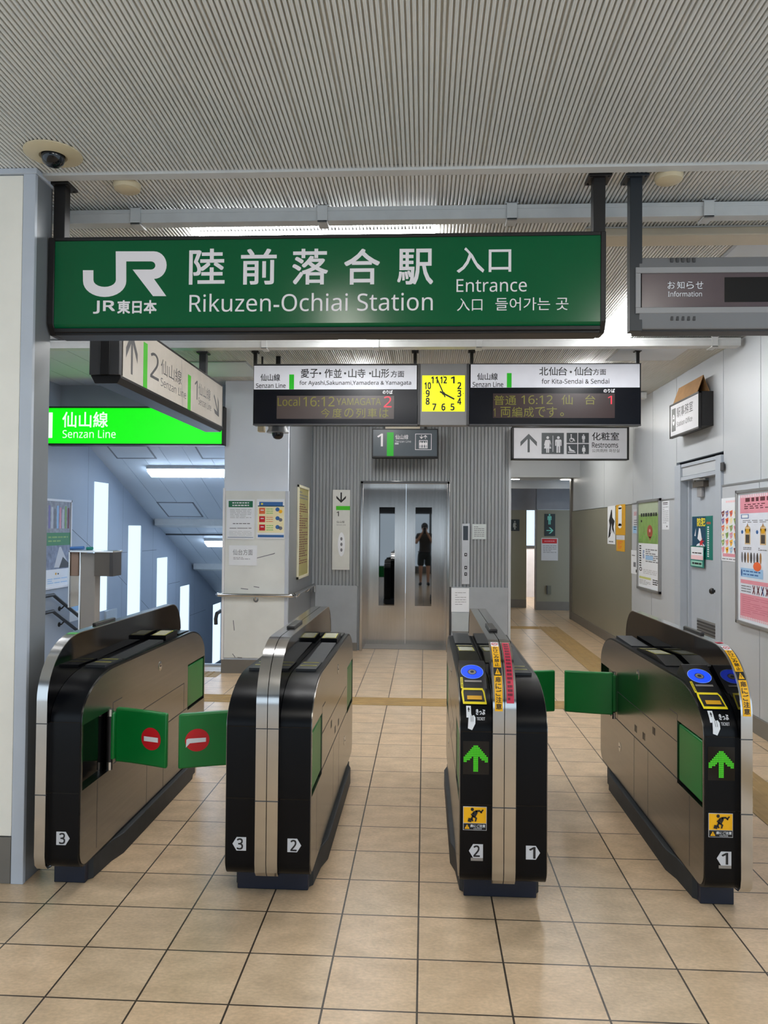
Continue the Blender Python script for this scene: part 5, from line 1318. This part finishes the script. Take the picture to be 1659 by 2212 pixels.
for (u, c) in ((.11, ORANGE), (.38, ORANGE), (.65, PINK)):
    S.rect(u + .02, .60, u + .12, .72, mat('print_tan', (214, 186, 140), .5), 3); S.ell(u + .02, .69, u + .12, .745, mat('print_tan', (214, 186, 140), .5), 3); S.rect(u + .035, .61, u + .105, .675, KIOSK, 4); S.rect(u + .04, .685, u + .10, .72, GOLD, 4); S.poly([(u + .05, .735), (u + .09, .735), (u + .07, .765)], CARD, 4); S.ell(u - .05, .68, u - .01, .71, BLUE, 3, 12); S.scribble(u - .01, .555, u + .14, .58, 2, INKG, 3, .5, 4)
for k in range(7): S.ell(.06 + k * .055, .455, .095 + k * .055, .54, (INKG, KIOSK, CARD, DARK)[k % 4], 3, 12)
S.ell(.28, .40, .42, .47, ORANGE, 4, 14); S.rect(.05, .345, .45, .415, LBLUE, 3); S.ell(.055, .35, .085, .405, BLUE, 4, 12); S.scribble(.1, .355, .42, .405, 2, BLUE, 4, .4, 6); S.rect(.05, .295, .95, .325, PINK, 3)
S.scribble(.06, .225, .24, .285, 3, INKG, 3, .35, 2)
for k in range(5): u = .29 + k * .075; S.line(u - .02, .225, u + .02, .29, .012, MAROON, 3); S.line(u + .02, .225, u - .02, .29, .012, BLUE if k == 2 else MAROON, 3)
S.scribble(.07, .06, .9, .20, 9, RED if 0 else mat('print_rose', (204, 110, 130), .5), 3, .25, 3)
m.build('print', t, smooth=False)
# teal poster on the office door
mb = MB(); a, b = at(1496, 1116, X=DX), at(1540, 1215, X=DX)
y1, y0, z0, z1 = a.y, b.y, b.z, a.z
mb.box(DX - .003, DX - .0005, y0, y1, z0 + .02, z1, TEAL); mb.box(DX - .02, DX - .017, y0 + .17, y1, z0 - .06, z0 + .14, TEAL); mb.prism([(DX - .003, z0 + .14), (DX - .001, z0 + .14), (DX - .017, z0 + .135), (DX - .02, z0 + .14)], y0 + .17, y1, TEAL, 'y')
W, H = y1 - y0, z1 - z0
S = Sheet(mb, lambda u, v, n: (DX - .003 - n, y1 - u * W, z0 + v * H), None)
S.rect(.0, .2, .68, .99, DTEAL, 1); S.text('防犯', .26, .96, .66, .78, YELBR, 2, .03)
S.poly([(.28, .5), (.36, .74), (.42, .72), (.5, .48), (.4, .44)], PAPER, 2); S.poly([(.12, .56), (.2, .74), (.18, .55)], PAPER, 2); S.poly([(.4, .42), (.55, .52), (.5, .45), (.62, .46), (.52, .40), (.58, .33), (.47, .37), (.40, .33)], RED, 3); S.ell(.2, .2, .66, .40, PAPER, 2); S.ell(.28, .24, .5, .34, INKG, 3); S.scribble(.76, .1, .84, .78, 14, PAPER, 2, .6, 1); S.rect(.72, .82, .92, .87, mat('print_brick', (168, 84, 60), .5), 2)
S3 = Sheet(mb, lambda u, v, n: (DX - .02 - n, y1 - u * (W - .17), z0 - .06 + v * .20), None)
S3.rect(.05, .52, .95, .95, PAPER, 1); S3.rect(.05, .36, .95, .56, LPINK, 2); S3.rect(.05, .05, .9, .3, mat('print_mint', (150, 206, 190), .5), 1); S3.scribble(.15, .1, .85, .25, 1, INK, 2, .6, 3); S3.scribble(.15, .62, .85, .72, 1, INK, 2, .5, 3)
mb.build('poster', smooth=False, label='teal crime prevention poster with a curling bottom on the office door', cat='poster')

# ================================================================== CORRIDOR END
def end_sign(x0, y0, x1, y1, Yc, m, name, label, cat='sign'):
    mb, S = panel_on('Y', Yc, x0, y0, x1, y1, .012, m)
    return mb, S, Sheet(mb, S.map, None), (lambda: mb.build(name, smooth=False, label=label, cat=cat))
PICT = mat('pictogram_dark', (34, 48, 54), .4); MINT = mat('pictogram_mint', (120, 214, 200), .4); PICTW = mat('pictogram_pale', (176, 180, 176), .4)
mb, S, U, fin = end_sign(1176, 1110, 1199, 1158, 14.8, PICT, 'toilet_sign', 'dark sign with a mint figure and right arrow on the corridor end wall')
p = S.c(1187, 1133); U.person(p[0], p[1], .20, MINT); p = S.c(1188, 1146); U.arrow(p[0], p[1], .13, MINT, PI / 2, 1, .14, .44); fin()
mb, S, U, fin = end_sign(1102, 1122, 1122, 1147, 15.2, PICT, 'toilet_sign', 'dark square sign with a pale figure on the wall left of the bright gap')
p = S.c(1112, 1144); U.person(p[0], p[1], .17, PICTW, True); fin()
mb, S, U, fin = end_sign(1169, 1162, 1205, 1211, 14.8, PAPERG, 'notice', 'white notice with a red heading below the toilet sign', 'notice')
S.rect(1171, 1164, 1203, 1174, RED, 1); S.scribble(1176, 1167, 1198, 1171, 1, PINK, 2, .5, 5); S.scribble(1173, 1177, 1202, 1195, 5, INKG, 1, .3, 4); fin()
p, q = at(1180, 1265, Y=14.79), at(1190, 1283, Y=14.79)
mb = MB(); mb.box(p.x, q.x, 14.77, 14.80, q.z, p.z, mat('outlet_olive', (108, 110, 98), .4)); mb.box(p.x, p.x + .02, 14.74, 14.77, q.z, p.z, DARK)
mb.build('wall_outlet', label='small dark outlet box low on the corridor end wall', cat='outlet')
#@@
# ================================================================== PHOTOGRAPHER (seen mirrored in the elevator window)
bpy.data.objects.remove(_to); bpy.data.curves.remove(_tc)
SKIN = mat('skin', (196, 150, 124), .55); HAIR = mat('hair_dark', (24, 22, 22), .5); SHIRT = mat('shirt_dark', (50, 46, 44), .8, var=.2, vs=20)
SHORTS = mat('shorts_dark', (30, 36, 36), .8, var=.3, vs=30); SHOE = mat('shoe_black', (18, 18, 20), .5); PHONE = mat('phone_black', (14, 14, 16), .2)
def skinned(name, verts, edges, radii, m, root_i, parent=None, sub=2):
    me = bpy.data.meshes.new(name); base = Vector(parent['_w']) if parent else Vector((0, 0, 0))
    me.from_pydata([tuple(Vector(v) - base) for v in verts], edges, []); me.materials.append(m)
    o = bpy.data.objects.new(name, me); COL.objects.link(o); o.parent = parent; o['_w'] = list(base)
    sk = o.modifiers.new('skin', 'SKIN'); sk.use_smooth_shade = True
    for i, r in enumerate(radii):
        d = me.skin_vertices[0].data[i]; d.radius = r if isinstance(r, tuple) else (r, r); d.use_root = (i == root_i)
    sb = o.modifiers.new('subsurf', 'SUBSURF'); sb.levels = sub; sb.render_levels = sub
    return o
BY = -.442
pr = thing('person', 'person in dark clothes holding a phone at face height, mirrored in the elevator window', 'person', (0, BY, 0))
V, E, R = [], [], []
def node(p, r, frm=None):
    V.append(p); R.append(r)
    if frm is not None: E.append((frm, len(V) - 1))
    return len(V) - 1
pel = node((0, BY, .88), (.15, .105)); wa = node((0, BY + .01, 1.02), (.128, .09), pel); ch = node((0, BY, 1.22), (.15, .10), wa); sh = node((0, BY - .01, 1.36), (.10, .075), ch)
nk = node((0, BY, 1.43), .052, sh); hd = node((0, BY + .02, 1.52), (.074, .088), nk); ht = node((0, BY + .01, 1.61), (.07, .082), hd)
for s in (-1, 1):
    hp = node((s * .09, BY, .80), .088, pel); kn = node((s * .10, BY + .03, .46), .056, hp); an = node((s * .10, BY - .02, .09), .036, kn); he = node((s * .10, BY + .02, .045), .038, an); to = node((s * .115, BY + .16, .03), .03, he)
    so = node((s * .165, BY, 1.34), .056, sh); el = node((s * .23, BY + .09, 1.12), .040, so); wr = node((s * .075, BY + .31, 1.40), .026, el); pa = node((s * .048, BY + .37, 1.435), (.030, .016), wr)
    for k in range(4):
        z = 1.415 + k * .018; L = (.85, 1, 1.04, .94)[3 - k]
        f1 = node((s * .040, BY + .395, z), .0085, pa); f2 = node((s * .030, BY + .407 + .004 * L, z + .002), .008, f1); node((s * .012 * (2 - L), BY + .412, z + .003), .007, f2)
    t1 = node((s * .052, BY + .375, 1.46), .010, pa); node((s * .030, BY + .385, 1.475), .009, t1)
body = skinned('body', V, E, R, SKIN, pel, pr)
fm = MB()
hc = Vector((0, BY + .02, 1.54))
def blob(mb, c, rx, ry, rz, m, n=14, z0=-1.0):
    prof = [(math.cos(a), math.sin(a)) for a in [(-PI / 2 + PI * k / n) for k in range(n + 1)] if math.sin(a) >= z0]
    vs = []
    for r, h in prof:
        for k in range(20): vs.append((c[0] + rx * r * math.cos(2 * PI * k / 20), c[1] + ry * r * math.sin(2 * PI * k / 20), c[2] + rz * h))
    fs = [(i * 20 + k, i * 20 + (k + 1) % 20, (i + 1) * 20 + (k + 1) % 20, (i + 1) * 20 + k) for i in range(len(prof) - 1) for k in range(20)] + [tuple(range(20))[::-1]]
    mb.add(vs, fs, m)
blob(fm, (0, BY + .112, 1.515), .012, .018, .022, SKIN)
fm.build('nose', pr)
for s in (-1, 1):
    e = MB(); blob(e, (s * .030, BY + .092, 1.545), .012, .010, .008, PAPER); blob(e, (s * .030, BY + .100, 1.545), .005, .004, .005, INK); e.build('eye', pr)
    e = MB(); blob(e, (s * .078, BY + .01, 1.53), .010, .020, .032, SKIN); e.build('ear', pr)
e = MB(); blob(e, (0, BY + .100, 1.475), .024, .007, .007, mat('lips', (150, 84, 80), .5)); e.build('mouth', pr)
e = MB(); blob(e, (0, BY - .005, 1.575), .092, .105, .105, HAIR, 16, -.45); e.build('hair', pr)
skinned('shirt', [(0, BY, .90), (0, BY + .01, 1.02), (0, BY, 1.22), (0, BY - .01, 1.36), (0, BY, 1.42), (-.165, BY, 1.34), (-.205, BY + .05, 1.22), (.165, BY, 1.34), (.205, BY + .05, 1.22)], [(0, 1), (1, 2), (2, 3), (3, 4), (3, 5), (5, 6), (3, 7), (7, 8)], [(.175, .125), (.15, .11), (.168, .118), (.118, .09), .066, .072, .062, .072, .062], SHIRT, 1, pr)
skinned('shorts', [(0, BY, .96), (0, BY, .86), (-.09, BY, .76), (-.10, BY + .025, .50), (.09, BY, .76), (.10, BY + .025, .50)], [(0, 1), (1, 2), (2, 3), (1, 4), (4, 5)], [(.16, .115), (.165, .118), .108, .10, .108, .10], SHORTS, 1, pr)
for s in (-1, 1):
    skinned('shoe', [(s * .10, BY - .03, .05), (s * .108, BY + .08, .045), (s * .116, BY + .18, .038)], [(0, 1), (1, 2)], [(.046, .05), (.048, .045), (.04, .036)], SHOE, 0, pr)
m = MB(); m.box(-.037, .037, -.022, -.012, 1.385, 1.537, PHONE)
m.build('phone', bevel=.004, label='black phone held up in both hands by the photographer', cat='phone')
